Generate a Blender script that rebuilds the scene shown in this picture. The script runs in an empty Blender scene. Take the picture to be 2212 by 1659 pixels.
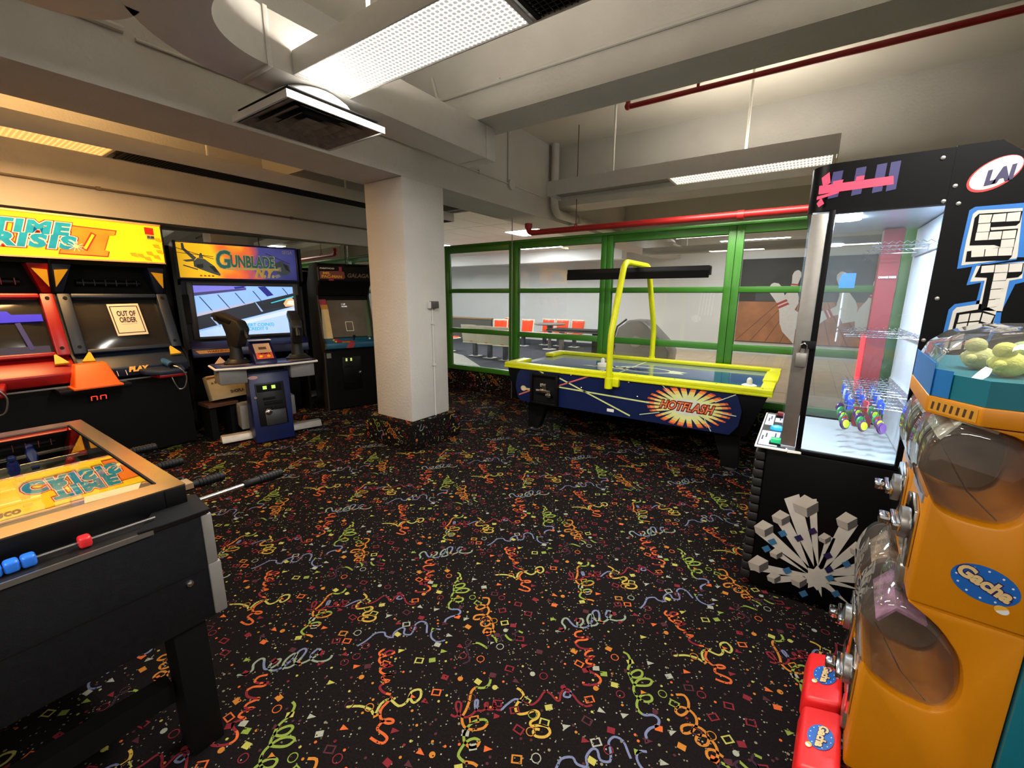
import bpy, bmesh, math, random
from mathutils import Vector, Matrix
random.seed(7)
scene = bpy.context.scene
col = scene.collection
R = math.radians

# ------------------------------------------------------------------ camera, world, exposure
F_PX, EYE = 920.3, 1.5
def cam_axes(yaw, pitch, roll):
    c, s = math.cos, math.sin
    Ry = Matrix(((c(yaw), 0, s(yaw)), (0, 1, 0), (-s(yaw), 0, c(yaw))))
    Rx = Matrix(((1, 0, 0), (0, c(pitch), -s(pitch)), (0, s(pitch), c(pitch))))
    Rz = Matrix(((c(roll), -s(roll), 0), (s(roll), c(roll), 0), (0, 0, 1)))
    M = Rz @ Rx @ Ry
    return [Vector((M[i][0], M[i][2], -M[i][1])) for i in range(3)]
CR, CD, CF = cam_axes(R(34.301), R(11.686), R(0.215))
cam_data = bpy.data.cameras.new('camera')
cam_data.sensor_width = 36.0
cam_data.lens = F_PX / 2212 * 36.0
cam_data.clip_start = 0.02
cam = bpy.data.objects.new('camera', cam_data)
col.objects.link(cam)
m = Matrix.Identity(4)
for i in range(3):
    m[i][0], m[i][1], m[i][2] = CR[i], -CD[i], -CF[i]
m.translation = (0, 0, EYE)
cam.matrix_world = m
scene.camera = cam
def ray(x, y):
    return CR * ((x - 1106) / F_PX) + CD * ((y - 829.5) / F_PX) + CF
def onY(x, y, Y):
    d = ray(x, y); return Vector((0, 0, EYE)) + d * (Y / d.y)
def onX(x, y, X):
    d = ray(x, y); return Vector((0, 0, EYE)) + d * (X / d.x)
def onZ(x, y, Z):
    d = ray(x, y); return Vector((0, 0, EYE)) + d * ((Z - EYE) / d.z)

world = bpy.data.worlds.new('world'); scene.world = world
world.use_nodes = True
world.node_tree.nodes['Background'].inputs[0].default_value = (0.02, 0.02, 0.022, 1)
world.node_tree.nodes['Background'].inputs[1].default_value = 1.0
vs = scene.view_settings
vs.view_transform = 'Standard'; vs.look = 'None'; vs.gamma = 1.0; vs.use_curve_mapping = False
vs.exposure = 0.4
try:
    scene.cycles.use_denoising = True
    scene.cycles.max_bounces = 7
    scene.cycles.diffuse_bounces = 4
    scene.cycles.glossy_bounces = 4
    scene.cycles.transparent_max_bounces = 20
    scene.cycles.use_adaptive_sampling = True
    scene.cycles.adaptive_threshold = 0.02
    scene.cycles.sample_clamp_indirect = 6.0
except Exception:
    pass
LAMP_COOL, LAMP_WARM, LAMP_BOWL = 50.0, 50.0, 36.0      # watts of the trough lamps; radiance of the bowling panels

# ------------------------------------------------------------------ materials
def lin(c):
    return tuple((x / 255 / 12.92) if x / 255 <= 0.04045 else ((x / 255 + 0.055) / 1.055) ** 2.4 for x in c)
MATS = {}
def mat(name, rgb, rough=0.5, metal=0.0, var=0.06, vscale=18.0, bump=0.0, bscale=60.0, spec=0.5, coat=0.0, linear=False):
    if name in MATS: return MATS[name]
    m = bpy.data.materials.new(name); m.use_nodes = True
    nt = m.node_tree; b = nt.nodes['Principled BSDF']
    c = rgb if linear else lin(rgb)
    tc = nt.nodes.new('ShaderNodeTexCoord')
    nz = nt.nodes.new('ShaderNodeTexNoise'); nz.inputs['Scale'].default_value = vscale; nz.inputs['Detail'].default_value = 5
    nt.links.new(tc.outputs['Object'], nz.inputs['Vector'])
    rp = nt.nodes.new('ShaderNodeValToRGB')
    lo, hi = 1 - var, 1 + var
    rp.color_ramp.elements[0].position = 0.3; rp.color_ramp.elements[1].position = 0.7
    rp.color_ramp.elements[0].color = (c[0] * lo, c[1] * lo, c[2] * lo, 1)
    rp.color_ramp.elements[1].color = (min(1, c[0] * hi), min(1, c[1] * hi), min(1, c[2] * hi), 1)
    nt.links.new(nz.outputs['Fac'], rp.inputs['Fac'])
    nt.links.new(rp.outputs['Color'], b.inputs['Base Color'])
    b.inputs['Roughness'].default_value = rough
    b.inputs['Metallic'].default_value = metal
    b.inputs['Specular IOR Level'].default_value = spec
    b.inputs['Coat Weight'].default_value = coat
    if bump > 0:
        n2 = nt.nodes.new('ShaderNodeTexNoise'); n2.inputs['Scale'].default_value = bscale; n2.inputs['Detail'].default_value = 6
        nt.links.new(tc.outputs['Object'], n2.inputs['Vector'])
        bp = nt.nodes.new('ShaderNodeBump'); bp.inputs['Strength'].default_value = bump; bp.inputs['Distance'].default_value = 0.01
        nt.links.new(n2.outputs['Fac'], bp.inputs['Height'])
        nt.links.new(bp.outputs['Normal'], b.inputs['Normal'])
    MATS[name] = m
    return m
def emis(name, rgb, strength=1.0, var=0.0, rgb2=None, vscale=6.0):
    if name in MATS: return MATS[name]
    m = bpy.data.materials.new(name); m.use_nodes = True
    nt = m.node_tree; b = nt.nodes['Principled BSDF']
    c = lin(rgb)
    b.inputs['Base Color'].default_value = (c[0] * .5, c[1] * .5, c[2] * .5, 1)
    b.inputs['Roughness'].default_value = 0.35
    b.inputs['Emission Strength'].default_value = strength * (.76 if strength < 3 else 1)
    b.inputs['Emission Color'].default_value = (*c, 1)
    if rgb2:
        tc = nt.nodes.new('ShaderNodeTexCoord')
        nz = nt.nodes.new('ShaderNodeTexNoise'); nz.inputs['Scale'].default_value = vscale; nz.inputs['Detail'].default_value = 4
        nt.links.new(tc.outputs['Object'], nz.inputs['Vector'])
        rp = nt.nodes.new('ShaderNodeValToRGB')
        rp.color_ramp.elements[0].position = 0.35; rp.color_ramp.elements[1].position = 0.65
        rp.color_ramp.elements[0].color = (*c, 1); rp.color_ramp.elements[1].color = (*lin(rgb2), 1)
        nt.links.new(nz.outputs['Fac'], rp.inputs['Fac']); nt.links.new(rp.outputs['Color'], b.inputs['Emission Color'])
    MATS[name] = m
    return m
def thin_glass(name, tint=(1, 1, 1), ior=1.5, rough=0.0, boost=1.7, haze=0.0, hazecol=(200, 205, 205)):
    if name in MATS: return MATS[name]
    m = bpy.data.materials.new(name); m.use_nodes = True
    nt = m.node_tree; nt.nodes.remove(nt.nodes['Principled BSDF'])
    out = nt.nodes['Material Output']
    tr = nt.nodes.new('ShaderNodeBsdfTransparent'); tr.inputs[0].default_value = (*tint, 1)
    gl = nt.nodes.new('ShaderNodeBsdfGlossy'); gl.inputs['Roughness'].default_value = rough
    fr = nt.nodes.new('ShaderNodeFresnel'); fr.inputs['IOR'].default_value = ior
    ml = nt.nodes.new('ShaderNodeMath'); ml.operation = 'MULTIPLY'; ml.use_clamp = True; ml.inputs[1].default_value = boost
    ge = nt.nodes.new('ShaderNodeNewGeometry'); iv = nt.nodes.new('ShaderNodeMath'); iv.operation = 'SUBTRACT'; iv.inputs[0].default_value = 1.0
    nt.links.new(ge.outputs['Backfacing'], iv.inputs[1])      # only the entry side mirrors; the boost stands for both faces of the sheet
    pr = nt.nodes.new('ShaderNodeMath'); pr.operation = 'MULTIPLY'
    nt.links.new(fr.outputs[0], pr.inputs[0]); nt.links.new(iv.outputs[0], pr.inputs[1])
    nt.links.new(pr.outputs[0], ml.inputs[0])
    mx = nt.nodes.new('ShaderNodeMixShader')
    nt.links.new(ml.outputs[0], mx.inputs[0]); nt.links.new(tr.outputs[0], mx.inputs[1]); nt.links.new(gl.outputs[0], mx.inputs[2])
    last = mx
    if haze > 0:
        df = nt.nodes.new('ShaderNodeBsdfDiffuse'); df.inputs[0].default_value = (*lin(hazecol), 1)
        tc = nt.nodes.new('ShaderNodeTexCoord'); nz = nt.nodes.new('ShaderNodeTexNoise'); nz.inputs['Scale'].default_value = 9; nz.inputs['Detail'].default_value = 6
        nt.links.new(tc.outputs['Object'], nz.inputs['Vector'])
        m2 = nt.nodes.new('ShaderNodeMath'); m2.operation = 'MULTIPLY'; m2.inputs[1].default_value = haze * 2
        nt.links.new(nz.outputs['Fac'], m2.inputs[0])
        m3 = nt.nodes.new('ShaderNodeMixShader')
        nt.links.new(m2.outputs[0], m3.inputs[0]); nt.links.new(mx.outputs[0], m3.inputs[1]); nt.links.new(df.outputs[0], m3.inputs[2])
        last = m3
    nt.links.new(last.outputs[0], out.inputs[0])
    MATS[name] = m
    return m
def lens_mat(name, rgb, strength, sx, sy, low=0.35, width=0.35):
    """prismatic lamp lens: a lattice of bright facets with duller dimples"""
    if name in MATS: return MATS[name]
    m = bpy.data.materials.new(name); m.use_nodes = True
    nt = m.node_tree; b = nt.nodes['Principled BSDF']
    b.inputs['Base Color'].default_value = (.6, .6, .6, 1); b.inputs['Roughness'].default_value = .3
    tc = nt.nodes.new('ShaderNodeTexCoord'); sp = nt.nodes.new('ShaderNodeSeparateXYZ')
    nt.links.new(tc.outputs['Object'], sp.inputs[0])
    def sine(o, k):
        a = nt.nodes.new('ShaderNodeMath'); a.operation = 'MULTIPLY'; a.inputs[1].default_value = k * math.pi
        nt.links.new(sp.outputs[o], a.inputs[0])
        s = nt.nodes.new('ShaderNodeMath'); s.operation = 'SINE'; nt.links.new(a.outputs[0], s.inputs[0])
        q = nt.nodes.new('ShaderNodeMath'); q.operation = 'MULTIPLY'
        nt.links.new(s.outputs[0], q.inputs[0]); nt.links.new(s.outputs[0], q.inputs[1])
        return q
    a, c = sine('X', sx), sine('Y', sy)
    p = nt.nodes.new('ShaderNodeMath'); p.operation = 'MULTIPLY'
    nt.links.new(a.outputs[0], p.inputs[0]); nt.links.new(c.outputs[0], p.inputs[1])
    mr = nt.nodes.new('ShaderNodeMapRange'); mr.inputs['From Min'].default_value = width; mr.inputs['From Max'].default_value = width + 0.3
    mr.inputs['To Min'].default_value = strength; mr.inputs['To Max'].default_value = low
    nt.links.new(p.outputs[0], mr.inputs['Value'])
    nt.links.new(mr.outputs[0], b.inputs['Emission Strength'])
    b.inputs['Emission Color'].default_value = (*lin(rgb), 1)
    MATS[name] = m
    return m

# ------------------------------------------------------------------ mesh helpers
class Frame:
    """a flat placing frame: u, v in the plane, w out of it"""
    def __init__(s, o, u, v):
        s.o = Vector(o); s.u = Vector(u).normalized(); s.v = Vector(v).normalized(); s.w = s.u.cross(s.v).normalized()
    def p(s, a, b, c=0.0): return s.o + s.u * a + s.v * b + s.w * c
OFF = {}
class MB:
    def __init__(s): s.v = []; s.f = []
    def add(s, vs, fs):
        n = len(s.v); s.v += [Vector(p) for p in vs]; s.f += [tuple(i + n for i in f) for f in fs]; return s
    def hexa(s, p):
        return s.add(p, [(3, 2, 1, 0), (4, 5, 6, 7), (0, 1, 5, 4), (1, 2, 6, 5), (2, 3, 7, 6), (3, 0, 4, 7)])
    def box(s, x0, x1, y0, y1, z0, z1):
        return s.hexa([(x0, y0, z0), (x1, y0, z0), (x1, y1, z0), (x0, y1, z0), (x0, y0, z1), (x1, y0, z1), (x1, y1, z1), (x0, y1, z1)])
    def fbox(s, F, u0, u1, v0, v1, w0, w1):
        q = [(u0, v0, w0), (u1, v0, w0), (u1, v1, w0), (u0, v1, w0), (u0, v0, w1), (u1, v0, w1), (u1, v1, w1), (u0, v1, w1)]
        return s.hexa([F.p(*k) for k in q])
    def prism(s, poly, vec):
        n = len(poly); P = [Vector(p) for p in poly]; vec = Vector(vec)
        return s.add(P + [p + vec for p in P], [tuple(range(n - 1, -1, -1)), tuple(range(n, 2 * n))] + [(i, (i + 1) % n, n + (i + 1) % n, n + i) for i in range(n)])
    def fprism(s, F, poly, w0, w1):
        return s.prism([F.p(a, b, w0) for a, b in poly], F.w * (w1 - w0))
    def cyl(s, p0, p1, r0, r1=None, n=16):
        if r1 is None: r1 = r0
        p0, p1 = Vector(p0), Vector(p1); d = (p1 - p0).normalized()
        a = d.orthogonal().normalized(); b = d.cross(a)
        A = [p0 + (a * math.cos(2 * math.pi * i / n) + b * math.sin(2 * math.pi * i / n)) * r0 for i in range(n)]
        B = [p1 + (a * math.cos(2 * math.pi * i / n) + b * math.sin(2 * math.pi * i / n)) * r1 for i in range(n)]
        return s.add(A + B, [(i, (i + 1) % n, n + (i + 1) % n, n + i) for i in range(n)] + [tuple(range(n - 1, -1, -1)), tuple(range(n, 2 * n))])
    def tube(s, pts, r, n=10, closed=False):
        P = [Vector(p) for p in pts]; N = len(P); rings = []; a = None
        for i in range(N):
            if closed: d = P[(i + 1) % N] - P[i - 1]
            else: d = P[min(i + 1, N - 1)] - P[max(i - 1, 0)]
            d.normalize()
            a = (d.orthogonal() if a is None else a - d * a.dot(d)).normalized()
            b = d.cross(a); rr = r[i] if isinstance(r, (list, tuple)) else r
            rings.append([P[i] + (a * math.cos(2 * math.pi * k / n) + b * math.sin(2 * math.pi * k / n)) * rr for k in range(n)])
        fs = []
        for i in range(N if closed else N - 1):
            j = (i + 1) % N
            for k in range(n): fs.append((i * n + k, i * n + (k + 1) % n, j * n + (k + 1) % n, j * n + k))
        if not closed: fs += [tuple(range(n - 1, -1, -1)), tuple(range((N - 1) * n, N * n))]
        return s.add([p for q in rings for p in q], fs)
    def lathe(s, prof, o=(0, 0, 0), n=20, axis=None):
        o = Vector(o); ax = Vector(axis).normalized() if axis else Vector((0, 0, 1))
        a = ax.orthogonal().normalized(); b = ax.cross(a); vs = []; N = len(prof)
        for r, z in prof:
            for k in range(n): vs.append(o + ax * z + (a * math.cos(2 * math.pi * k / n) + b * math.sin(2 * math.pi * k / n)) * max(r, 1e-4))
        fs = [(i * n + k, i * n + (k + 1) % n, (i + 1) * n + (k + 1) % n, (i + 1) * n + k) for i in range(N - 1) for k in range(n)]
        return s.add(vs, fs + [tuple(range(n - 1, -1, -1)), tuple(range((N - 1) * n, N * n))])
    def ball(s, c, rx, ry=None, rz=None, n=14, m=9):
        ry = ry or rx; rz = rz or rx; c = Vector(c); vs = []; fs = []
        for i in range(m + 1):
            t = math.pi * (0.02 + 0.96 * i / m)
            for k in range(n):
                p = 2 * math.pi * k / n
                vs.append(c + Vector((rx * math.sin(t) * math.cos(p), ry * math.sin(t) * math.sin(p), rz * math.cos(t))))
        fs = [(i * n + k, (i + 1) * n + k, (i + 1) * n + (k + 1) % n, i * n + (k + 1) % n) for i in range(m) for k in range(n)]
        return s.add(vs, fs + [tuple(range(n)), tuple(range((m + 1) * n - 1, m * n - 1, -1))])
    def build(s, name, material, parent=None, bevel=0.0, seg=2, smooth=None):
        off = OFF.get(parent.name, Vector((0, 0, 0))) if parent else Vector((0, 0, 0))
        me = bpy.data.meshes.new(name)
        me.from_pydata([tuple(p - off) for p in s.v], [], s.f)
        bm = bmesh.new(); bm.from_mesh(me)
        bmesh.ops.recalc_face_normals(bm, faces=bm.faces)
        if bevel > 0:
            ed = [e for e in bm.edges if len(e.link_faces) == 2 and e.calc_face_angle(0) > 0.6]
            bmesh.ops.bevel(bm, geom=ed, offset=bevel, segments=seg, affect='EDGES', profile=0.5, clamp_overlap=True)
        bm.to_mesh(me); bm.free()
        if material: me.materials.append(material)
        if smooth is None: smooth = True
        if smooth:
            me.polygons.foreach_set('use_smooth', [True] * len(me.polygons))
            me.set_sharp_from_angle(angle=R(38))
        me.update()
        o = bpy.data.objects.new(name, me); col.objects.link(o)
        if parent:
            o.parent = parent; OFF[o.name] = off
        return o
def tag(o, label, cat, group=None):
    o['label'] = label; o['category'] = cat
    if group: o['group'] = group
    return o
def struct(o):
    o['kind'] = 'structure'; return o
def thing(name, label, cat, loc, rz=None, group=None):
    """Empty at a thing's base; with rz=None parts are written in world coordinates, otherwise in the thing's own"""
    o = bpy.data.objects.new(name, None); col.objects.link(o)
    o.empty_display_size = 0.1
    o.location = loc
    if rz is None: OFF[o.name] = Vector(loc)
    else:
        o.rotation_euler = (0, 0, rz); OFF[o.name] = Vector((0, 0, 0))
    if label: tag(o, label, cat, group)
    return o
def sroot(name, loc):
    o = thing(name, None, None, loc); o['kind'] = 'structure'; return o
def dup(o, parent=None):
    c = o.copy(); col.objects.link(c); c.parent = parent
    for ch in list(o.children): dup(ch, c)
    return c
def part(name, material, parent, fn, bevel=0.0, seg=2, label=None):
    b = MB(); fn(b); o = b.build(name, material, parent, bevel, seg)
    if label: o['label'] = label
    return o
def bx(name, material, parent, x0, x1, y0, y1, z0, z1, bevel=0.0, seg=2):
    return MB().box(x0, x1, y0, y1, z0, z1).build(name, material, parent, bevel, seg)
def decal(name, material, parent, F, poly, h=0.0015, w=0.0):
    return MB().fprism(F, poly, w, w + h).build(name, material, parent, smooth=False)
def text(name, body, F, u, v, size, material, parent, width=None, shear=0.0, bold=0.0, rot=0.0, w=0.001, h=0.0008, align='CENTER', space=1.0):
    cu = bpy.data.curves.new('txt', 'FONT'); cu.body = body; cu.size = size; cu.align_x = align; cu.align_y = 'CENTER'
    cu.extrude = h; cu.shear = shear; cu.offset = bold; cu.space_line = 0.9; cu.space_character = space; cu.resolution_u = 3
    ob = bpy.data.objects.new('txt', cu); col.objects.link(ob)
    dg = bpy.context.evaluated_depsgraph_get(); dg.update()
    me = bpy.data.meshes.new_from_object(ob.evaluated_get(dg)); col.objects.unlink(ob); bpy.data.objects.remove(ob)
    xs = [q.co.x for q in me.vertices]; sx = 1.0
    if width and xs: sx = width / max(1e-6, max(xs) - min(xs))
    off = OFF.get(parent.name, Vector((0, 0, 0)))
    cr, sr = math.cos(rot), math.sin(rot)
    for q in me.vertices:
        a, b = q.co.x * sx, q.co.y
        q.co = F.p(u + a * cr - b * sr, v + a * sr + b * cr, w + h + q.co.z) - off
    me.materials.clear(); me.materials.append(material); me.name = name
    o = bpy.data.objects.new(name, me); col.objects.link(o); o.parent = parent; OFF[o.name] = off
    return o
def ellipse(cu, cv, a, b, n=28, t0=0.0, t1=2 * math.pi, rot=0.0):
    r = []
    for i in range(n):
        t = t0 + (t1 - t0) * i / (n if abs(t1 - t0 - 2 * math.pi) < 1e-6 else n - 1)
        x, y = a * math.cos(t), b * math.sin(t)
        r.append((cu + x * math.cos(rot) - y * math.sin(rot), cv + x * math.sin(rot) + y * math.cos(rot)))
    return r
def strip(cu, cv, du, dv, wd):
    l = math.hypot(du - cu, dv - cv) or 1; nx, ny = -(dv - cv) / l * wd / 2, (du - cu) / l * wd / 2
    return [(cu + nx, cv + ny), (cu - nx, cv - ny), (du - nx, dv - ny), (du + nx, dv + ny)]
FX = lambda X, y0=0.0, z0=0.0: Frame((X, y0, z0), (0, 1, 0), (0, 0, 1))          # faces +X, u = +Y
FYn = lambda Y, x0=0.0, z0=0.0: Frame((x0, Y, z0), (1, 0, 0), (0, 0, 1))          # faces -Y, u = +X
FZ = lambda Z: Frame((0, 0, Z), (1, 0, 0), (0, 1, 0))                            # faces up

PAINT = mat('painted_concrete', (186, 183, 177), .85, var=.05, vscale=3, bump=.35, bscale=45)
PAINT2 = mat('painted_smooth', (190, 187, 180), .6, var=.03, vscale=2)
DUCT = mat('painted_duct', (190, 187, 182), .45, var=.03)
GREEN = mat('green_frame', (56, 118, 34), .35, var=.05, vscale=6)
GREENLINE = mat('green_groove', (30, 78, 18), .5)
BLACK = mat('black_laminate', (8, 8, 10), .4, var=.1, spec=.25)
BLACKM = mat('black_matte', (9, 9, 10), .75, var=.1, spec=.2)
CHROME = mat('chrome', (215, 215, 218), .12, 1.0, var=.02)
STEEL = mat('brushed_steel', (150, 147, 142), .38, .85, var=.05, vscale=40)
GREYP = mat('grey_painted_metal', (128, 126, 122), .5, .2, var=.06)
WHITE = mat('white_plastic', (228, 226, 216), .4, var=.03)
REDPIPE = mat('red_pipe_paint', (146, 19, 18), .4, var=.06)
GLASS = thin_glass('window_glass', (.97, .985, .975), haze=.006)
GLASSTOP = thin_glass('table_glass', (.93, .94, .92), 1.55, boost=2.0)
# ------------------------------------------------------------------ carpet
CARPET = mat('dark_carpet', (19, 16, 16), .95, var=.35, vscale=160, bump=.4, bscale=400, spec=.05)
CCOL = dict(gg=(111, 121, 104), ro=(172, 81, 39), gp=(102, 119, 66), or_=(157, 99, 39), pu=(47, 32, 42), gr=(109, 125, 53), pe=(93, 98, 124),
            re=(167, 78, 40), ye=(147, 141, 70), cr=(103, 32, 39), yo=(159, 129, 55), dt=(107, 101, 79), dk=(65, 34, 40), wh=(130, 132, 119))
CKEYS = list(CCOL)
CMAT = [mat('carpet_' + k, CCOL[k], .95, var=.12, vscale=200, spec=.05) for k in CKEYS]
SQ = [
("gg","-102,-155 -78,-133 -76,-108 -101,-92 -106,-64 -92,-54 -66,-68 -39,-77 -24,-61 -21,-32 -35,-15 -46,-31 -38,-60 -14,-67 7,-48 11,-9 -3,32 -17,29 -11,-8 13,-30 36,-14 35,24 15,68 -5,72 -9,46 20,14 47,12 65,39 72,84 59,108 44,100 51,69 75,58 105,66 129,89 132,108 124,120"),
("ro","-2,-84 -21,-107 -14,-128 12,-121 34,-100 36,-119 8,-143 5,-165 31,-176 61,-165 79,-153 64,-187 74,-203 102,-183 83,-215 91,-232 119,-221 100,-251 115,-262 150,-263 169,-275 167,-296 143,-320 121,-331 116,-321"),
("gp","194,-91 218,-95 238,-126 241,-163 257,-189 280,-186 297,-166 293,-144 276,-145 260,-171 262,-194 285,-218 311,-208 336,-187 337,-162 315,-166 293,-189 287,-225 296,-250 319,-267 346,-266 363,-248 355,-231 337,-235 321,-258 320,-292 335,-316 358,-321 384,-303 406,-308 409,-332 390,-358 383,-385 391,-401"),
("or","-512,-171 -486,-156 -465,-178 -461,-218 -476,-246 -496,-242 -493,-219 -462,-206 -431,-222 -422,-257 -436,-295 -455,-308 -464,-288 -443,-265 -405,-256 -379,-273 -377,-304 -397,-318 -412,-309 -408,-287 -382,-275 -355,-289 -342,-317 -346,-345 -368,-346 -374,-324 -355,-311 -325,-317"),
("pu","-335,-529 -322,-502 -343,-481 -376,-457 -378,-429 -360,-412"),
("gr","-373,-426 -347,-407 -298,-407"),
("pu","-300,-404 -312,-373 -335,-359 -329,-340"),
("gr","-329,-340 -308,-341 -282,-358"),
("pu","-285,-355 -274,-337 -291,-319 -280,-301"),
("gr","-280,-301 -252,-312 -233,-310"),
("pu","-233,-310 -224,-288 -246,-273 -242,-249"),
("gr","-242,-249 -219,-248"),
("pe","-774,-720 -767,-687 -767,-657 -766,-626 -739,-602 -717,-612 -686,-601 -701,-576 -696,-541 -679,-534 -659,-557 -631,-543 -643,-509 -658,-487 -649,-459 -619,-455 -590,-483 -577,-496"),
("pe","-540,-444 -563,-459 -561,-484 -537,-504 -501,-504 -481,-478"),
("ro","-663,-664 -665,-689 -638,-693 -612,-652 -639,-657 -643,-696 -632,-716 -602,-718 -567,-698 -593,-733 -584,-748 -553,-743 -534,-726 -560,-752 -549,-765 -522,-754 -531,-772 -530,-795 -500,-801 -470,-791"),
("re","-458,-794 -455,-818 -452,-851 -427,-874 -394,-875 -377,-860 -387,-854 -407,-867 -409,-895 -401,-908 -371,-906 -349,-909 -347,-926 -366,-936 -399,-940"),
("ye","-566,-919 -529,-889 -485,-874 -455,-878 -470,-837 -457,-807 -409,-806 -396,-776 -413,-738 -392,-713 -368,-735 -372,-765 -396,-760"),
("cr","-226,-720 -207,-717 -205,-695 -224,-666 -241,-671 -228,-690 -198,-703 -175,-698 -163,-679 -162,-651 -179,-621 -186,-629 -164,-653 -142,-645 -134,-625 -144,-607 -148,-620 -128,-628 -107,-610 -123,-589 -111,-610 -86,-603 -80,-574 -66,-536 -37,-530 -3,-521 9,-488 10,-446 34,-441 62,-451 75,-446 65,-416 70,-390 91,-387 100,-411 80,-421 78,-399 105,-396 137,-411 167,-411 185,-392"),
("gr","-195,-521 -186,-543 -195,-568 -221,-582"),
("or","-221,-582 -223,-607 -203,-644 -191,-678 -184,-707 -156,-727 -124,-718 -98,-693 -96,-670"),
("gr","-96,-670 -113,-665 -136,-687 -145,-716 -140,-747 -123,-766"),
("or","-123,-766 -94,-770 -77,-752 -81,-734"),
("gr","-81,-734 -100,-738 -115,-760 -116,-790 -108,-813 -80,-816"),
("or","-80,-816 -54,-803 -36,-802"),
("yo","-87,-494 -66,-495 -47,-508 -50,-539 -46,-565 -25,-578 -3,-562 18,-534 36,-533 41,-552 29,-577 39,-589 64,-569 89,-561 105,-573 97,-596 71,-611 55,-604 58,-590 70,-584"),
]
PX, PY, CA = 0.945, 0.930, (-0.676, 1.654)
def catmull(P, k=3):
    out = []
    for i in range(len(P) - 1):
        p0, p1, p2, p3 = P[max(i - 1, 0)], P[i], P[i + 1], P[min(i + 2, len(P) - 1)]
        for j in range(k):
            t = j / k
            out.append(tuple(0.5 * (2 * p1[a] + (p2[a] - p0[a]) * t + (2 * p0[a] - 5 * p1[a] + 4 * p2[a] - p3[a]) * t * t + (3 * p1[a] - p0[a] - 3 * p2[a] + p3[a]) * t ** 3) for a in (0, 1)))
    out.append(P[-1]); return out
def carpet_tile():
    """every printed shape of one carpet repeat: (colour index, polygon)"""
    rnd = random.Random(11); polys = []
    ki = {k: i for i, k in enumerate(CKEYS)}; ki['or'] = ki['or_']
    for c, s in SQ:
        P = catmull([(float(a) / 1000, float(b) / 1000) for a, b in (q.split(',') for q in s.split())])
        n = len(P); w = 0.0042 if c in ('pu', 'pe', 'cr') else 0.0049
        L = []
        for i in range(n):
            a, b = P[max(i - 1, 0)], P[min(i + 1, n - 1)]
            dx, dy = b[0] - a[0], b[1] - a[1]; l = math.hypot(dx, dy) or 1
            L.append((P[i][0] - dy / l * w, P[i][1] + dx / l * w, P[i][0] + dy / l * w, P[i][1] - dx / l * w))
        for i in range(n - 1):
            cc = ki.get(c, 0)
            if c == 'gp': cc = ki['gr'] if i < n * .8 else ki['pe']
            if c == 'ro' and (i // 7) % 2: cc = ki['cr'] if rnd.random() < .9 else cc
            if c == 'gg' and (i // 8) % 3 == 2: cc = ki['pe']
            if c == 'cr' and (i // 9) % 4 == 3: cc = ki['pe']
            polys.append((cc, [(L[i][0], L[i][1]), (L[i][2], L[i][3]), (L[i + 1][2], L[i + 1][3]), (L[i + 1][0], L[i + 1][1])]))
    used = []
    def spot(r):
        for _ in range(60):
            x, y = rnd.uniform(-.8, -.8 + PX), rnd.uniform(-.95, -.95 + PY)
            if all((x - a) ** 2 + (y - b) ** 2 > (r + q) ** 2 for a, b, q in used): used.append((x, y, r)); return x, y
        return x, y
    def quad(x, y, a, b, t): return [(x + u * math.cos(t) - v * math.sin(t), y + u * math.sin(t) + v * math.cos(t)) for u, v in ((-a, -b), (a, -b), (a, b), (-a, b))]
    def ring(c, P, Q):
        n = len(P)
        for i in range(n): polys.append((c, [P[i], P[(i + 1) % n], Q[(i + 1) % n], Q[i]]))
    for _ in range(118):
        x, y = spot(.019); t = rnd.choice((0, .78, .3, .5)) ; c = ki[rnd.choice(('cr', 'ye', 'gr', 'or_', 'ro', 'dk', 'wh', 'cr', 'dk'))]; kind = rnd.random()
        if kind < .30: polys.append((c, quad(x, y, .0135, .011, t)))
        elif kind < .50: ring(c, quad(x, y, .018, .014, t), quad(x, y, .012, .009, t))
        elif kind < .66: ring(c, ellipse(x, y, .017, .017, 14), ellipse(x, y, .0135, .0135, 14))
        elif kind < .76: polys.append((c, ellipse(x, y, .011, .011, 10)))
        else: polys.append((c, [(x + .022 * math.cos(t), y + .022 * math.sin(t)), (x + .012 * math.cos(t + 2.2), y + .012 * math.sin(t + 2.2)), (x + .014 * math.cos(t + 4.2), y + .014 * math.sin(t + 4.2))]))
    for _ in range(120):
        x, y = spot(.008); polys.append((ki[rnd.choice(('dt', 'ye', 'cr', 'ro', 'dk', 'or_', 'dk'))], ellipse(x, y, .0055, .0055, 6)))
    for _ in range(900):
        x, y = rnd.uniform(-.8, -.8 + PX), rnd.uniform(-.95, -.95 + PY); r = rnd.uniform(.0018, .0028)
        polys.append((ki[rnd.choice(('dt', 'dt', 'dt', 'dt', 'dk', 'wh'))], quad(x, y, r, r, rnd.random())))
    return polys
TILE = carpet_tile()
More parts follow.
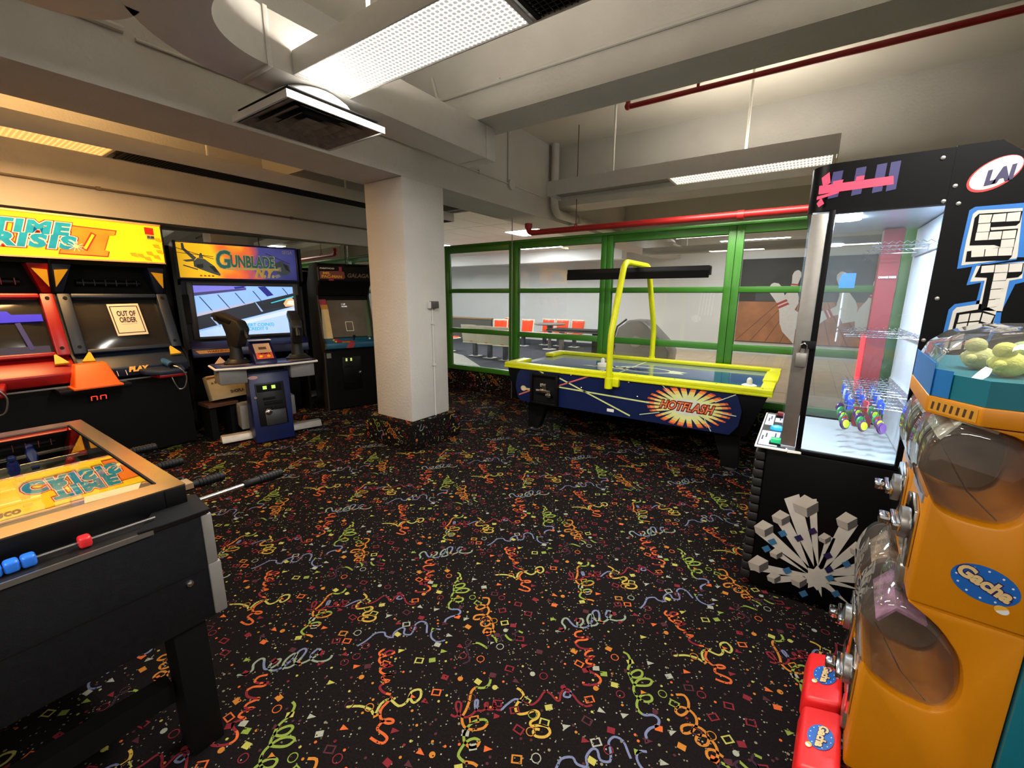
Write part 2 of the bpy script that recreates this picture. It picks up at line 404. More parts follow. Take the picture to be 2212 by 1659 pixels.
def carpet_print(F, u0, u1, v0, v1, parent, au, av, w=0.0012):
    """the printed pattern of the carpet laid over one rectangle of a plane"""
    off = OFF.get(parent.name, Vector((0, 0, 0)))
    vs, fs, mi = [], [], []
    for i in range(math.floor((u0 - au) / PX) - 1, math.ceil((u1 - au) / PX) + 2):
        for j in range(math.floor((v0 - av) / PY) - 1, math.ceil((v1 - av) / PY) + 2):
            ou, ov = au + i * PX, av + j * PY
            for c, P in TILE:
                if all(u0 < p[0] + ou < u1 and v0 < p[1] + ov < v1 for p in P):
                    n = len(vs); vs += [tuple(F.p(p[0] + ou, p[1] + ov, w) - off) for p in P]
                    fs.append(tuple(range(n, n + len(P)))); mi.append(c)
    me = bpy.data.meshes.new('carpet_print'); me.from_pydata(vs, [], fs)
    for q in CMAT: me.materials.append(q)
    me.polygons.foreach_set('material_index', mi); me.update()
    bm = bmesh.new(); bm.from_mesh(me)
    for f in bm.faces:
        if f.normal.dot(F.w) < 0: f.normal_flip()
    bm.to_mesh(me); bm.free()
    o = bpy.data.objects.new('carpet_print', me); col.objects.link(o); o.parent = parent; OFF[o.name] = off
    o['kind'] = 'stuff'; o['label'] = 'confetti and streamer pattern of the dark carpet'
    return o

# ------------------------------------------------------------------ shell of the arcade
floor = struct(MB().box(-6.3, 3.3, -3.1, 5.16, -.1, 0).build('floor', CARPET))
carpet_print(FZ(0), -6.0, 3.0, -1.2, 5.14, floor, *CA)
CEIL = mat('ceiling_paint', (206, 200, 188), .9, var=.04, vscale=2, bump=.15, bscale=30)
struct(MB().box(-6.3, 3.3, -3.1, 12.9, 3.48, 3.58).build('ceiling', CEIL))
struct(MB().box(-6.4, -6.02, -3.1, 5.16, 0, 2.23).build('wall_left', PAINT))
struct(MB().box(-6.4, -5.65, -3.1, 5.3, 2.23, 3.48).build('wall_left_bulkhead', PAINT))
struct(MB().box(-6.4, 3.4, -3.2, -3.1, 0, 3.48).build('wall_back', PAINT))
struct(MB().box(3.3, 3.4, -3.1, 12.9, 0, 3.48).build('wall_right', PAINT))
struct(MB().box(-3.66, -3.11, -3.1, 12.9, 2.54, 3.48).build('ceiling_beam', PAINT))
struct(MB().box(-3.11, 3.3, 2.90, 3.24, 2.855, 3.48).build('ceiling_beam', PAINT))
struct(MB().box(-5.65, -3.66, 2.90, 3.24, 2.855, 3.48).build('ceiling_beam', PAINT))
struct(MB().box(-3.11, 3.3, 5.6, 6.05, 2.72, 3.48).build('ceiling_beam', PAINT))
struct(MB().box(-3.11, 3.3, 8.4, 8.9, 2.62, 3.48).build('ceiling_beam', PAINT2))
struct(MB().box(-3.63, -3.10, 2.80, 3.33, .268, 2.54).build('wall_column', PAINT, bevel=.012))
pl = struct(MB().box(-3.72, -3.01, 2.70, 3.41, 0, .27).build('wall_column_base', CARPET, bevel=.012))
carpet_print(Frame((-3.01, 0, 0), (0, 0, 1), (0, -1, 0)), .005, .262, -3.40, -2.71, pl, .30, -2.75)
carpet_print(FYn(2.70), -3.71, -3.02, .005, .262, pl, -2.9, .45)
carpet_print(FZ(.27), -3.71, -3.02, 2.71, 3.40, pl, *CA)
kw = struct(MB().box(-6.3, 3.3, 5.16, 5.25, 0, .325).build('wall_window_base', CARPET))
carpet_print(FYn(5.16), -6.2, 3.2, .005, .32, kw, -4.4, .5)

# green glazed partition: one bay after another, posts, rails and panes each their own piece
edges = [-6.15, -4.82, -3.51, -2.12, -.70, .71, 2.12, 3.29]
for n in range(7):
    a, b = edges[n], edges[n + 1]
    w = sroot('window_%d' % (n + 1), ((a + b) / 2, 5.2, .325))
    for x0, x1 in ((a + .002, a + .074), (b - .074, b - .002)):
        p = bx('post', GREEN, w, x0, x1, 5.165, 5.24, .325, 2.225, .004)
        bx('bead', GREENLINE, p, (x0 if x0 > (a + b) / 2 else x1) - .004, (x0 if x0 > (a + b) / 2 else x1) + .004, 5.18, 5.19, .40, 2.14)
    for z0, z1 in ((.326, .40), (.925, .995), (1.545, 1.605), (2.145, 2.226)):
        r = bx('rail', GREEN, w, a + .074, b - .074, 5.165, 5.24, z0, z1, .004)
        bx('bead', GREENLINE, r, a + .08, b - .08, 5.181, 5.189, z0 - .005, z0 + .001)
    for z0, z1 in ((.40, .925), (.995, 1.545), (1.605, 2.145)):
        bx('pane', GLASS, w, a + .074, b - .074, 5.20, 5.206, z0, z1)
hd = struct(MB().box(-6.15, 3.29, 5.17, 5.235, 2.228, 2.262).build('trim_1', GREEN, bevel=.004))

# mirror panels set under the left bulkhead
MIRROR = mat('mirror_silver', (205, 208, 202), .015, 1.0, var=.0)
MF = Frame((-5.8, 3.4, 0), (math.sin(R(5)), math.cos(R(5)), 0), (0, 0, 1))
for k, (s0, s1, lb) in enumerate(((-2.1, -.55, 'frameless wall mirror panel behind the two light gun cabinets, leftmost'), (-.54, .62, 'frameless wall mirror panel behind the helicopter game, middle one'), (.63, 1.72, 'frameless wall mirror panel behind the dark cabinet beside the column'))):
    o = MB().fbox(MF, s0, s1, .14, 2.225, -.012, 0).build('mirror_panel', MIRROR)
    tag(o, lb, 'mirror', 'mirror panels on the left wall')

# ------------------------------------------------------------------ ceiling lights
LENSC = lens_mat('lens_cool', (255, 250, 240), 1.25, 42, 42, .34, .04)
LENSR = lens_mat('lens_louver', (255, 246, 226), 1.05, 40, 12, .28, .15)
LENSW = lens_mat('lens_warm', (255, 190, 96), 1.05, 34, 34, .38, .06)
UPC = emis('tube_cool', (255, 246, 230), 48.0); UPW = emis('tube_warm', (255, 200, 128), 84.0)
LOUVER = mat('dark_louver', (30, 29, 28), .5, .5, var=.2)
def fixture(label, ax, a0, a1, b0, b1, z0, z1, lenses, rods, group='long ceiling light troughs'):
    """ax 0: runs along X, 1: along Y; lenses: (from, to, material) along the run"""
    c = ((a0 + a1) / 2, (b0 + b1) / 2, z0) if ax == 0 else ((b0 + b1) / 2, (a0 + a1) / 2, z0)
    t = thing('ceiling_light', label, 'ceiling light', c, group=group)
    def B(name, m, p0, p1, q0, q1, r0, r1, par=t, bv=0.0):
        return bx(name, m, par, p0, p1, q0, q1, r0, r1, bv) if ax == 0 else bx(name, m, par, q0, q1, p0, p1, r0, r1, bv)
    B('side_panel', DUCT, a0, a1, b0, b0 + .008, z0, z1, bv=.002)
    B('side_panel', DUCT, a0, a1, b1 - .008, b1, z0, z1, bv=.002)
    B('end_cap', DUCT, a0, a0 + .008, b0 + .008, b1 - .008, z0, z1 - .01)
    B('end_cap', DUCT, a1 - .008, a1, b0 + .008, b1 - .008, z0, z1 - .01)
    B('reflector', GREYP, a0 + .01, a1 - .01, b0 + .009, b1 - .009, z0 + .04, z0 + .046)
    for l0, l1, lm in lenses:
        fr = B('lens_frame', DUCT if lm is not LOUVER else BLACKM, l0, l0 + .02, b0 + .009, b1 - .009, z0 + .002, z0 + .012)
        B('lens_frame', DUCT if lm is not LOUVER else BLACKM, l1 - .02, l1, b0 + .009, b1 - .009, z0 + .002, z0 + .012)
        if lm is LOUVER:
            g = MB(); k = int((l1 - l0 - .04) / .025)
            for i in range(k):
                x = l0 + .02 + (i + .5) * (l1 - l0 - .04) / k
                (g.box(x - .0015, x + .0015, b0 + .01, b1 - .01, z0 + .004, z0 + .02) if ax == 0 else g.box(b0 + .01, b1 - .01, x - .0015, x + .0015, z0 + .004, z0 + .02))
            k = int((b1 - b0) / .025)
            for i in range(k):
                y = b0 + .01 + (i + .5) * (b1 - b0 - .02) / k
                (g.box(l0 + .02, l1 - .02, y - .0015, y + .0015, z0 + .004, z0 + .02) if ax == 0 else g.box(y - .0015, y + .0015, l0 + .02, l1 - .02, z0 + .004, z0 + .02))
            gg = g.build('louver_grid', LOUVER, t); gg['kind'] = 'stuff'
            B('louver_back', BLACKM, l0 + .02, l1 - .02, b0 + .01, b1 - .01, z0 + .030, z0 + .034)
        else:
            B('lens', lm, l0 + .02, l1 - .02, b0 + .01, b1 - .01, z0 + .006, z0 + .011)
            ld = bpy.data.lights.new('lamp_light', 'AREA'); ld.shape = 'RECTANGLE'
            ld.size, ld.size_y = ((l1 - l0 - .06, b1 - b0 - .04) if ax == 0 else (b1 - b0 - .04, l1 - l0 - .06))
            ld.energy = LAMP_WARM if lm is LENSW else LAMP_COOL * (.7 if lm is LENSR else 1.0); ld.color = lin((255, 200, 130)) if lm is LENSW else lin((255, 250, 242))
            lo = bpy.data.objects.new('lamp_light', ld); col.objects.link(lo); lo.parent = t
            lc = ((l0 + l1) / 2, (b0 + b1) / 2, z0 - .004) if ax == 0 else ((b0 + b1) / 2, (l0 + l1) / 2, z0 - .004)
            lo.location = Vector(lc) - Vector(c)
        if lm is not LOUVER:     # the trough is open above: tubes also light the ceiling
            for q in (.3, .7):
                y = b0 + (b1 - b0) * q
                P = [(l0 + .03, y, z1 - .035), (l1 - .03, y, z1 - .035)] if ax == 0 else [(y, l0 + .03, z1 - .035), (y, l1 - .03, z1 - .035)]
                MB().cyl(P[0], P[1], .013, n=10).build('tube', UPW if lm is LENSW else UPC, t)
    for x in rods:
        p = (x, (b0 + b1) / 2) if ax == 0 else ((b0 + b1) / 2, x)
        MB().cyl((p[0], p[1], z1), (p[0], p[1], 3.48), .011, n=10).build('hanger_rod', WHITE, t)
    return t
fixture('bright white prismatic ceiling light beside the square air diffuser', 0, -2.305, 2.0, 1.39, 1.72, 2.60, 2.71, ((-2.30, -1.07, LENSC), (-1.05, .18, LOUVER), (.2, 1.43, LENSC)), (-1.9, .9))  # last lit lens is added out of view to light the right side
fixture('pale light trough hung above the air hockey table, lit at its right half', 0, -2.56, .06, 4.44, 4.76, 2.60, 2.75, ((-1.25, .045, LENSR),), (-1.86, -.62))
fixture('warm orange ceiling light trough above the light gun cabinets', 1, -2.9, 5.15, -4.91, -4.59, 2.60, 2.72, ((-1.4, -.1, LOUVER), (-.05, 1.25, LENSW), (1.30, 5.13, LOUVER)), (.2, 1.95, 3.4))
fixture('added unseen white ceiling light behind the viewer, over the foosball end', 0, -2.3, 1.6, -1.66, -1.33, 2.60, 2.71, ((-2.2, -.97, LENSC), (.2, 1.43, LENSC)), (-1.9, .9))  # extra trough added out of view to brighten the room

# ------------------------------------------------------------------ duct, diffuser, pipes
def arc_box(b, cx, cy, r0, r1, t0, t1, z0, z1, n=14):
    vs = []
    for i in range(n + 1):
        t = t0 + (t1 - t0) * i / n
        for r, z in ((r0, z0), (r1, z0), (r1, z1), (r0, z1)): vs.append((cx + r * math.cos(t), cy + r * math.sin(t), z))
    fs = [(0, 1, 2, 3), (n * 4 + 3, n * 4 + 2, n * 4 + 1, n * 4)]
    for i in range(n):
        for k in range(4): fs.append((i * 4 + k, i * 4 + (k + 1) % 4, (i + 1) * 4 + (k + 1) % 4, (i + 1) * 4 + k))
    b.add(vs, fs)
d = thing('air_duct', 'white rectangular air duct with a curved elbow under the concrete beam', 'duct', (-2.455, 2.2, 2.6))
bx('duct_run', DUCT, d, -2.605, -2.31, 1.275, 3.0, 2.60, 2.85, .003)
bx('end_section', DUCT, d, -2.607, -2.308, 3.003, 3.125, 2.598, 2.850, .003)
part('elbow', DUCT, d, lambda b: arc_box(b, -1.95, 1.27, .36, .66, math.pi, 1.5 * math.pi, 2.60, 2.85))
bx('trunk', DUCT, d, -1.95, 1.8, .61, .91, 2.60, 2.85)
part('branch', DUCT, d, lambda b: arc_box(b, -2.33, .48, .02, .30, .5 * math.pi, math.pi, 2.60, 2.85))
bx('branch_run', DUCT, d, -2.63, -2.35, -1.0, .48, 2.60, 2.85)
bx('joint_band', DUCT, d, -2.612, -2.303, 1.262, 1.285, 2.592, 2.856, .002)
df = thing('air_diffuser', 'square stepped air diffuser hanging under the white duct', 'air vent', (-2.48, 1.57, 2.44))
GRILLE = mat('mottled_grille', (112, 104, 96), .8, var=.3, vscale=25)  # darker, mottled grey for the diffuser cones
x0, x1, y0, y1 = -2.765, -2.195, 1.28, 1.87
def frus(b, a, c, z0, z1, hole=None):
    cx, cy = (x0 + x1) / 2, (y0 + y1) / 2
    P = [(cx + sx * a, cy + sy * a, z0) for sx, sy in ((-1, -1), (1, -1), (1, 1), (-1, 1))] + [(cx + sx * c, cy + sy * c, z1) for sx, sy in ((-1, -1), (1, -1), (1, 1), (-1, 1))]
    Q = [(p[0], p[1], p[2] + .006) for p in P]
    b.add(P + Q, [(0, 1, 5, 4), (1, 2, 6, 5), (2, 3, 7, 6), (3, 0, 4, 7), (8, 12, 13, 9), (9, 13, 14, 10), (10, 14, 15, 11), (11, 15, 12, 8)])
for q in ((x0, x1, y0, y0 + .012), (x0, x1, y1 - .012, y1), (x0, x0 + .012, y0 + .012, y1 - .012), (x1 - .012, x1, y0 + .012, y1 - .012)):
    bx('frame_side', DUCT, df, *q, 2.44, 2.475)
part('outer_cone', GRILLE, df, lambda b: frus(b, .272, .20, 2.442, 2.475))
part('middle_cone', GRILLE, df, lambda b: frus(b, .205, .13, 2.448, 2.485))
part('inner_cone', GRILLE, df, lambda b: frus(b, .135, .07, 2.452, 2.49))
bx('centre_plate', GRILLE, df, -2.545, -2.415, 1.51, 1.64, 2.458, 2.463)
bx('back_plate', BLACKM, df, -2.74, -2.22, 1.305, 1.845, 2.50, 2.505)
part('neck', DUCT, df, lambda b: b.lathe([(.25, 0), (.22, .05), (.16, .095)], (-2.48, 1.575, 2.503), 24))

def bend(P, r=.06, k=6):
    """round the corners of a pipe run"""
    P = [Vector(p) for p in P]; out = [P[0]]
    for i in range(1, len(P) - 1):
        a = P[i] + (P[i - 1] - P[i]).normalized() * r; c = P[i] + (P[i + 1] - P[i]).normalized() * r
        for j in range(k + 1):
            t = j / k; out.append(a * (1 - t) ** 2 + P[i] * 2 * t * (1 - t) + c * t * t)
    return out + [P[-1]]
rp = thing('sprinkler_pipe', 'thick red fire pipe running just above the green window frame', 'pipe', (-1.5, 5.02, 2.28))
part('pipe', REDPIPE, rp, lambda b: b.tube(bend([(3.2, 5.02, 2.29), (-3.17, 5.02, 2.315), (-3.17, 5.02, 2.40)], .07), .036, 14))
part('end_fitting', REDPIPE, rp, lambda b: b.lathe([(.047, 0), (.05, .01), (.05, .05), (.047, .06)], (-3.17, 5.02, 2.375), 14))
for x in (-.66, 1.4): part('coupling', REDPIPE, rp, lambda b: b.cyl((x - .03, 5.02, 2.30), (x + .03, 5.02, 2.30), .048, n=14))
part('hanger', mat('rust', (96, 60, 44), .8), rp, lambda b: b.tube([(-2.48, 5.02, 2.36), (-2.48, 5.02, 2.9), (-2.48, 5.02, 3.48)], .005, 6))
part('hanger_clip', REDPIPE, rp, lambda b: b.tube([(-2.48, 4.98, 2.33), (-2.48, 5.0, 2.37), (-2.48, 5.02, 2.38), (-2.48, 5.04, 2.37), (-2.48, 5.06, 2.33)], .006, 6))
rp = thing('sprinkler_pipe', 'thin red fire pipe under the ceiling between two beams', 'pipe', (.4, 3.9, 3.07))
part('pipe', REDPIPE, rp, lambda b: b.tube(bend([(3.2, 3.86, 3.07), (-1.455, 3.86, 3.07), (-1.455, 3.86, 3.13)], .03), .021, 12))
part('elbow', REDPIPE, rp, lambda b: b.ball((-1.455, 3.86, 3.075), .03))
for x in (-.9, 1.2):
    part('sprinkler_stub', REDPIPE, rp, lambda b: b.cyl((x, 3.86, 3.08), (x, 3.86, 3.17), .012, n=8))
    part('hanger', STEEL, rp, lambda b: b.cyl((x, 3.86, 3.17), (x, 3.86, 3.48), .004, n=6))
part('end_hanger', STEEL, rp, lambda b: b.cyl((-1.455, 3.86, 3.13), (-1.455, 3.86, 3.48), .005, n=6))
wp = thing('drain_pipe', 'thick white pipe in the beam corner bending along the beam', 'pipe', (-3.0, 5.42, 2.6))
part('pipe', PAINT2, wp, lambda b: b.tube(bend([(-3.02, 5.44, 3.48), (-3.02, 5.44, 2.61), (-3.02, 8.3, 2.61)], .16, 8), .052, 16))
part('bracket', PAINT2, wp, lambda b: b.box(-3.11, -2.95, 6.1, 6.14, 2.55, 2.67))
def conduit(label, P, r, clips, m=PAINT2):
    t = thing('wall_conduit', label, 'conduit', P[0], group='painted conduits')
    part('pipe', m, t, lambda b: b.tube(bend(P, .04), r, 8))
    for c in clips: part('clip', m, t, lambda b: b.box(c[0] - .016, c[0] + .016, c[1] - .016, c[1] + .016, c[2] - .016, c[2] + .016))
    return t
conduit('thin painted conduit along the bulkhead above the arcade cabinets', [(-5.637, -2.5, 2.475), (-5.637, 5.1, 2.475)], .011, [(-5.64, 1.35, 2.475), (-5.64, 3.2, 2.475)], mat('conduit_shadowed', (112, 96, 82), .6))  # darker brown paints the shadow line into the conduit colour
conduit('thin painted conduit on the main beam between duct and white pipe', [(-3.1, 1.0, 2.82), (-3.1, 5.35, 2.80)], .009, [(-3.1, 3.9, 2.81)])
t = conduit('junction disc and dropper conduit on the main beam', [(-3.1, 4.45, 3.48), (-3.1, 4.45, 2.84)], .008, [])
part('junction_disc', PAINT2, t, lambda b: b.cyl((-3.11, 4.5, 2.80), (-3.075, 4.5, 2.80), .06, n=18))
conduit('white pipe clipped along the near face of the cross beam', [(-2.78, 2.885, 3.25), (-2.72, 2.885, 3.07), (2.8, 2.885, 3.02)], .014, [(-2.1, 2.888, 3.068), (.4, 2.888, 3.045)])
conduit('conduit on the near part of the main beam above the diffuser', [(-3.1, -2.0, 2.845), (-3.1, .95, 2.845)], .02, [])
t = conduit('thin steel rod standing against a green window post', [(-3.5, 5.12, 2.54), (-3.5, 5.12, .0)], .006, [], STEEL)
cb = thing('outlet_box', 'dark electrical box with a conduit on the white column', 'outlet box', (-3.1, 3.1, .27))
bx('box', mat('dark_box', (62, 60, 58), .5), cb, -3.1, -3.055, 3.085, 3.175, 1.375, 1.445, .006)
bx('back_plate', PAINT2, cb, -3.1, -3.07, 3.055, 3.084, 1.375, 1.44, .004)
part('conduit', PAINT2, cb, lambda b: b.cyl((-3.092, 3.115, .27), (-3.092, 3.115, 1.375), .008, n=8))
for z in (.8, 1.22): bx('clip', PAINT2, cb, -3.1, -3.08, 3.095, 3.135, z, z + .015)
# ------------------------------------------------------------------ bowling side beyond the glass
WOODL = mat('lane_maple', (206, 176, 132), .3, var=.12, vscale=4, coat=.3)
NAVY = mat('navy_carpet', (44, 47, 54), .95, var=.35, vscale=4)
CONC = mat('grey_vinyl', (148, 147, 138), .5, var=.06)
WALLW = mat('bowling_wall', (226, 228, 226), .8, var=.03, vscale=1.2)
struct(MB().box(-13, 3.3, 5.25, 12.9, -.1, -.004).build('floor_bowling', NAVY))
fl = sroot('floor_lanes', (-.6, 9, 0))
for k in range(26):     # the lane boards, each its own strip of maple
    bx('board', WOODL, fl, -4.55 + k * .30, -4.55 + k * .30 + .297, 7.9, 12.85, -.004, .004 + .0006 * (k % 3))
bx('approach', WOODL, fl, -4.55, 3.25, 5.9, 7.896, -.004, .003)
struct(MB().prism([(-13, 5.3, -.004), (-4.6, 5.3, -.004), (-4.6, 6.3, -.004), (-7.2, 8.3, -.004), (-13, 10.5, -.004)], (0, 0, .006)).build('floor_concourse', CONC))
struct(MB().box(-13, 3.3, 12.9, 13.0, -.1, 3.5).build('wall_far', WALLW))
struct(MB().box(-13.1, -13, 5.16, 13, -.1, 3.5).build('wall_far_left', WALLW))
struct(MB().box(-13, -6.4, 5.16, 5.24, 0, 2.9).build('wall_side', WALLW))
struct(MB().box(-13, -4.1, 11, 11.35, 2.45, 3.4).build('ceiling_soffit', WALLW))
cs = sroot('ceiling_bowling', (-8, 9, 2.75))
struct(MB().box(-13, -3.7, 5.2, 12.9, 2.78, 2.86).build('ceiling_slab', mat('slab_grey', (120, 118, 112), .9)))
TILEM = mat('ceiling_tile', (224, 218, 206), .9, var=.05, vscale=30)
LBOWL = emis('bowling_light_panel', (250, 252, 255), LAMP_BOWL)
tile_me = None
for i in range(14):
    for j in range(6):
        xx, yy = -3.76 - i * .61, 5.3 + j * 1.22
        o = MB().box(-.6, 0, 0, 1.2, 0, .018).build('ceiling_tile', TILEM) if tile_me is None else bpy.data.objects.new('ceiling_tile', tile_me)
        if tile_me is None: tile_me = o.data
        else: col.objects.link(o)
        o.parent = cs; o.location = Vector((xx, yy, 2.755)) - Vector(cs.location)
def panel_light(label, x0, x1, y0, y1, z, g='bowling area lights'):
    t = thing('ceiling_light', label, 'ceiling light', ((x0 + x1) / 2, (y0 + y1) / 2, z), group=g)
    bx('lens', LBOWL, t, x0, x1, y0, y1, z - .012, z - .004)
    bx('frame', WHITE, t, x0 - .03, x1 + .03, y0 - .03, y1 + .03, z - .004, z + .03)
panel_light('white light panel in the tiled ceiling nearest the thick red pipe elbow', -5.15, -4.4, 7.3, 7.95, 2.75)
panel_light('white light panel deeper in the tiled bowling ceiling', -6.6, -5.4, 9.6, 10.2, 2.75)
panel_light('white light panel in the tiled ceiling over the cream seats', -8.9, -7.7, 8.0, 8.6, 2.75)
panel_light('white light panel near the far left bowling wall', -11.2, -10.0, 9.0, 9.6, 2.75)
for lb, p in (('slim fluorescent batten seen through the glass above the bowling lanes', (-2.5, -1.1, 10.0, 10.1)), ('slim fluorescent batten over the lanes farther back', (-1.9, -.5, 11.6, 11.7)), ('slim fluorescent batten over the lanes at the right', (.6, 2.4, 10.9, 11.0))):
    panel_light(lb, *p, 2.80)
t = thing('lane_rail', 'long pale perforated rail hanging over the bowling lanes', 'rail', (-.5, 9.6, 2.45))
bx('rail_beam', PAINT2, t, -3.1, 3.2, 9.55, 9.62, 2.36, 2.52)
bx('lower_lip', PAINT2, t, -3.1, 3.2, 9.50, 9.55, 2.36, 2.39)
for x in (-2.2, .2): part('hanger', WHITE, t, lambda b: b.cyl((x, 9.58, 2.52), (x, 9.58, 3.48), .012, n=8))

# pin picture on the far wall
po = thing('wall_picture', 'large picture of white bowling pins on a wooden lane', 'picture', (0, 12.86, .3))
PF = FYn(12.885, 0, 0)
PFN = Frame((0, 12.88, 0), (1, 0, 0), (0, 0, 1))
bx('board', mat('print_black', (22, 21, 22), .6), po, -1.53, 1.6, 12.87, 12.895, .33, 2.45)
LANE = mat('print_wood', (168, 106, 62), .5, var=.25, vscale=3)
PFN = Frame((0, 12.87, 0), (1, 0, 0), (0, 0, 1))
decal('printed_lane', LANE, po, PFN, [(-1.53, .35), (1.6, .35), (1.6, 1.38), (-1.53, 1.38)])
decal('printed_ball_pit', mat('print_grey', (62, 64, 68), .6), po, PFN, [(-1.15, 1.40), (1.2, 1.40), (1.2, 1.78), (-1.15, 1.78)])
for k in range(9): decal('printed_board_line', mat('print_wood_dark', (118, 66, 34), .5), po, PFN, strip(-1.5 + k * .34, .36, -.6 + k * .14, 1.37, .018), .001, .0016)
PINW = mat('print_pin_white', (216, 214, 210), .5, var=.05); PINR = mat('print_pin_red', (176, 40, 32), .5)
def pin(cu, cv, h, rot, nm=1):
    prof = [(0, .10), (.10, .125), (.25, .165), (.38, .15), (.55, .085), (.68, .062), (.78, .075), (.88, .09), (.96, .07), (1, .02)]
    L = [(-r * h, (t - .5) * h) for t, r in prof]; P = L + [(-a, b) for a, b in reversed(L)]
    tr = lambda p: (cu + p[0] * math.cos(rot) - p[1] * math.sin(rot), cv + p[0] * math.sin(rot) + p[1] * math.cos(rot))
    decal('printed_pin', PINW, po, PFN, [tr(p) for p in P], .001, .003 * nm)
    for t in (.60, .655): decal('printed_stripe', PINR, po, PFN, [tr(p) for p in ((-.078 * h, (t - .5) * h), (.078 * h, (t - .5) * h), (.068 * h, (t - .465) * h), (-.068 * h, (t - .465) * h))], .001, .003 * nm + .0012)
pin(-.35, 1.62, 1.05, R(-6), 1); pin(.7, 1.5, 1.2, R(14), 2); pin(1.2, 1.35, 1.25, R(-10), 3); pin(-.42, 1.12, 1.62, R(28), 4); pin(.25, 1.02, 1.4, R(-64), 5)
st = thing('wall_lettering', 'faint white decorative lettering on the far bowling wall', 'wall decal', (-2.35, 12.9, 1.1))
WF = Frame((0, 12.899, 0), (1, 0, 0), (0, 0, 1)); FAINT = mat('faint_vinyl', (236, 238, 236), .4)
for k in range(5): decal('stroke', FAINT, st, WF, strip(-2.5 + k * .08, 1.0, -2.46 + k * .08, 1.62, .03))
decal('stroke', FAINT, st, WF, ellipse(-2.55, .9, .12, .1, 16))
bw = thing('low_partition', 'low brown wooden partition by the far bowling seats', 'partition', (-10, 11.5, 0))
bx('panel', mat('dark_panel', (84, 80, 74), .6), bw, -11.6, -8.7, 11.5, 11.58, 0, .72)
bx('cap', mat('oak_cap', (150, 116, 72), .5), bw, -11.62, -8.68, 11.48, 11.60, .72, .76)

ORANGE = mat('orange_vinyl', (226, 72, 34), .25, var=.05); CREAM = mat('cream_shell', (214, 208, 182), .4, var=.03); POST = mat('seat_post', (96, 100, 106), .4, .6)
def bowl_chair():
    t = thing('bowling_chair', 'x', 'chair', (0, 0, 0), 0.0)
    def curve(w0, w1, d0, z0, z1, y0, tilt):
        b = MB(); n = 6; vs = []; fs = []
        for i in range(n + 1):
            for j in range(n + 1):
                u = -1 + 2 * i / n; v = j / n
                vs.append((u * (w0 + (w1 - w0) * v), y0 + tilt * v + d0 * (u * u - 1), z0 + (z1 - z0) * v))
        for i in range(n):
            for j in range(n):
                a = i * (n + 1) + j; fs.append((a, a + 1, a + n + 2, a + n + 1))
        m0 = len(vs); vs += [(p[0], p[1] + .012, p[2]) for p in vs]
        fs += [tuple(q + m0 for q in reversed(f)) for f in fs]
        e = [i * (n + 1) for i in range(n + 1)] + [n * (n + 1) + j for j in range(1, n + 1)] + [i * (n + 1) + n for i in range(n - 1, -1, -1)] + [j for j in range(n - 1, 0, -1)]
        for i in range(len(e)): fs.append((e[i], e[(i + 1) % len(e)], e[(i + 1) % len(e)] + m0, e[i] + m0))
        return b.add(vs, fs)
    curve(.225, .235, .05, .36, .80, .20, .07).build('backrest_shell', CREAM, t, .008)
    curve(.19, .20, .042, .42, .77, .178, .064).build('backrest_pad', ORANGE, t, .006)
    MB().box(-.235, .235, -.22, .22, .345, .375).build('seat_shell', CREAM, t, .012)
    MB().box(-.20, .20, -.20, .17, .373, .40).build('seat_pad', ORANGE, t, .012)
    MB().box(-.05, .05, -.05, .05, .012, .345).build('post', POST, t, .006)
    MB().box(-.14, .14, -.12, .12, 0, .012).build('foot_plate', WHITE, t, .004)
    return t
ch0 = bowl_chair(); first = True
spots = [(1077, 697, 10.5, 20, 'orange padded bowling chair at the left end of the far row, turned aside'), (1097, 695, 11.6, 10, 'second orange bowling chair from the left in the far row'),
         (1131, 689, 11.0, 0, 'orange bowling chair just right of a green window post, standing forward'), (1177, 691, 11.6, 0, 'orange bowling chair left of the small cafe table, far row'),
         (1208, 691, 11.6, 0, 'orange bowling chair directly behind the small cafe table'), (1242, 691, 11.6, 0, 'orange bowling chair at the right end of the far row'),
         (970, 704, 8.75, 178, 'cream backed bowling chair half hidden at the left window post'), (1026, 703, 8.4, 182, 'cream backed bowling chair seen from behind, second in the near row'),
         (1058, 705, 8.3, 184, 'cream backed bowling chair seen from behind, third in the near row'), (1092, 708, 8.2, 186, 'cream backed bowling chair at the right end of the near row')]
for px, py, Y, rz, lb in spots:
    p = onY(px, py, Y); o = ch0 if first else dup(ch0); first = False
    o.location = (p.x, Y, .0); o.rotation_euler = (0, 0, R(rz)); tag(o, lb, 'chair', 'bowling chairs')
ct = thing('cafe_table', 'small round table on a metal post before the orange chairs', 'table', (-6.0, 10.7, 0))
part('top', mat('table_grey', (108, 102, 96), .3), ct, lambda b: b.lathe([(.43, 0), (.45, .012), (.45, .025), (.43, .035)], (-6.0, 10.7, .70), 28))
part('post', STEEL, ct, lambda b: b.lathe([(.05, 0), (.045, .3), (.06, .5), (.10, .69)], (-6.0, 10.7, .01), 16))
part('foot', WHITE, ct, lambda b: b.lathe([(.2, 0), (.2, .008), (.06, .02)], (-6.0, 10.7, .0), 20))
sc = thing('score_desk', 'long black scoring desk between the cafe table and the window post', 'desk', (-4.6, 10.0, 0))
bx('top', BLACK, sc, -5.55, -4.05, 9.7, 10.4, .60, .66, .01); bx('edge_trim', STEEL, sc, -5.55, -4.05, 9.685, 9.70, .615, .63)
for x in (-5.3, -4.35): bx('leg', STEEL, sc, x, x + .1, 9.95, 10.05, .005, .60)
bx('end_panel', BLACKM, sc, -4.28, -4.1, 9.75, 10.35, .005, .60)
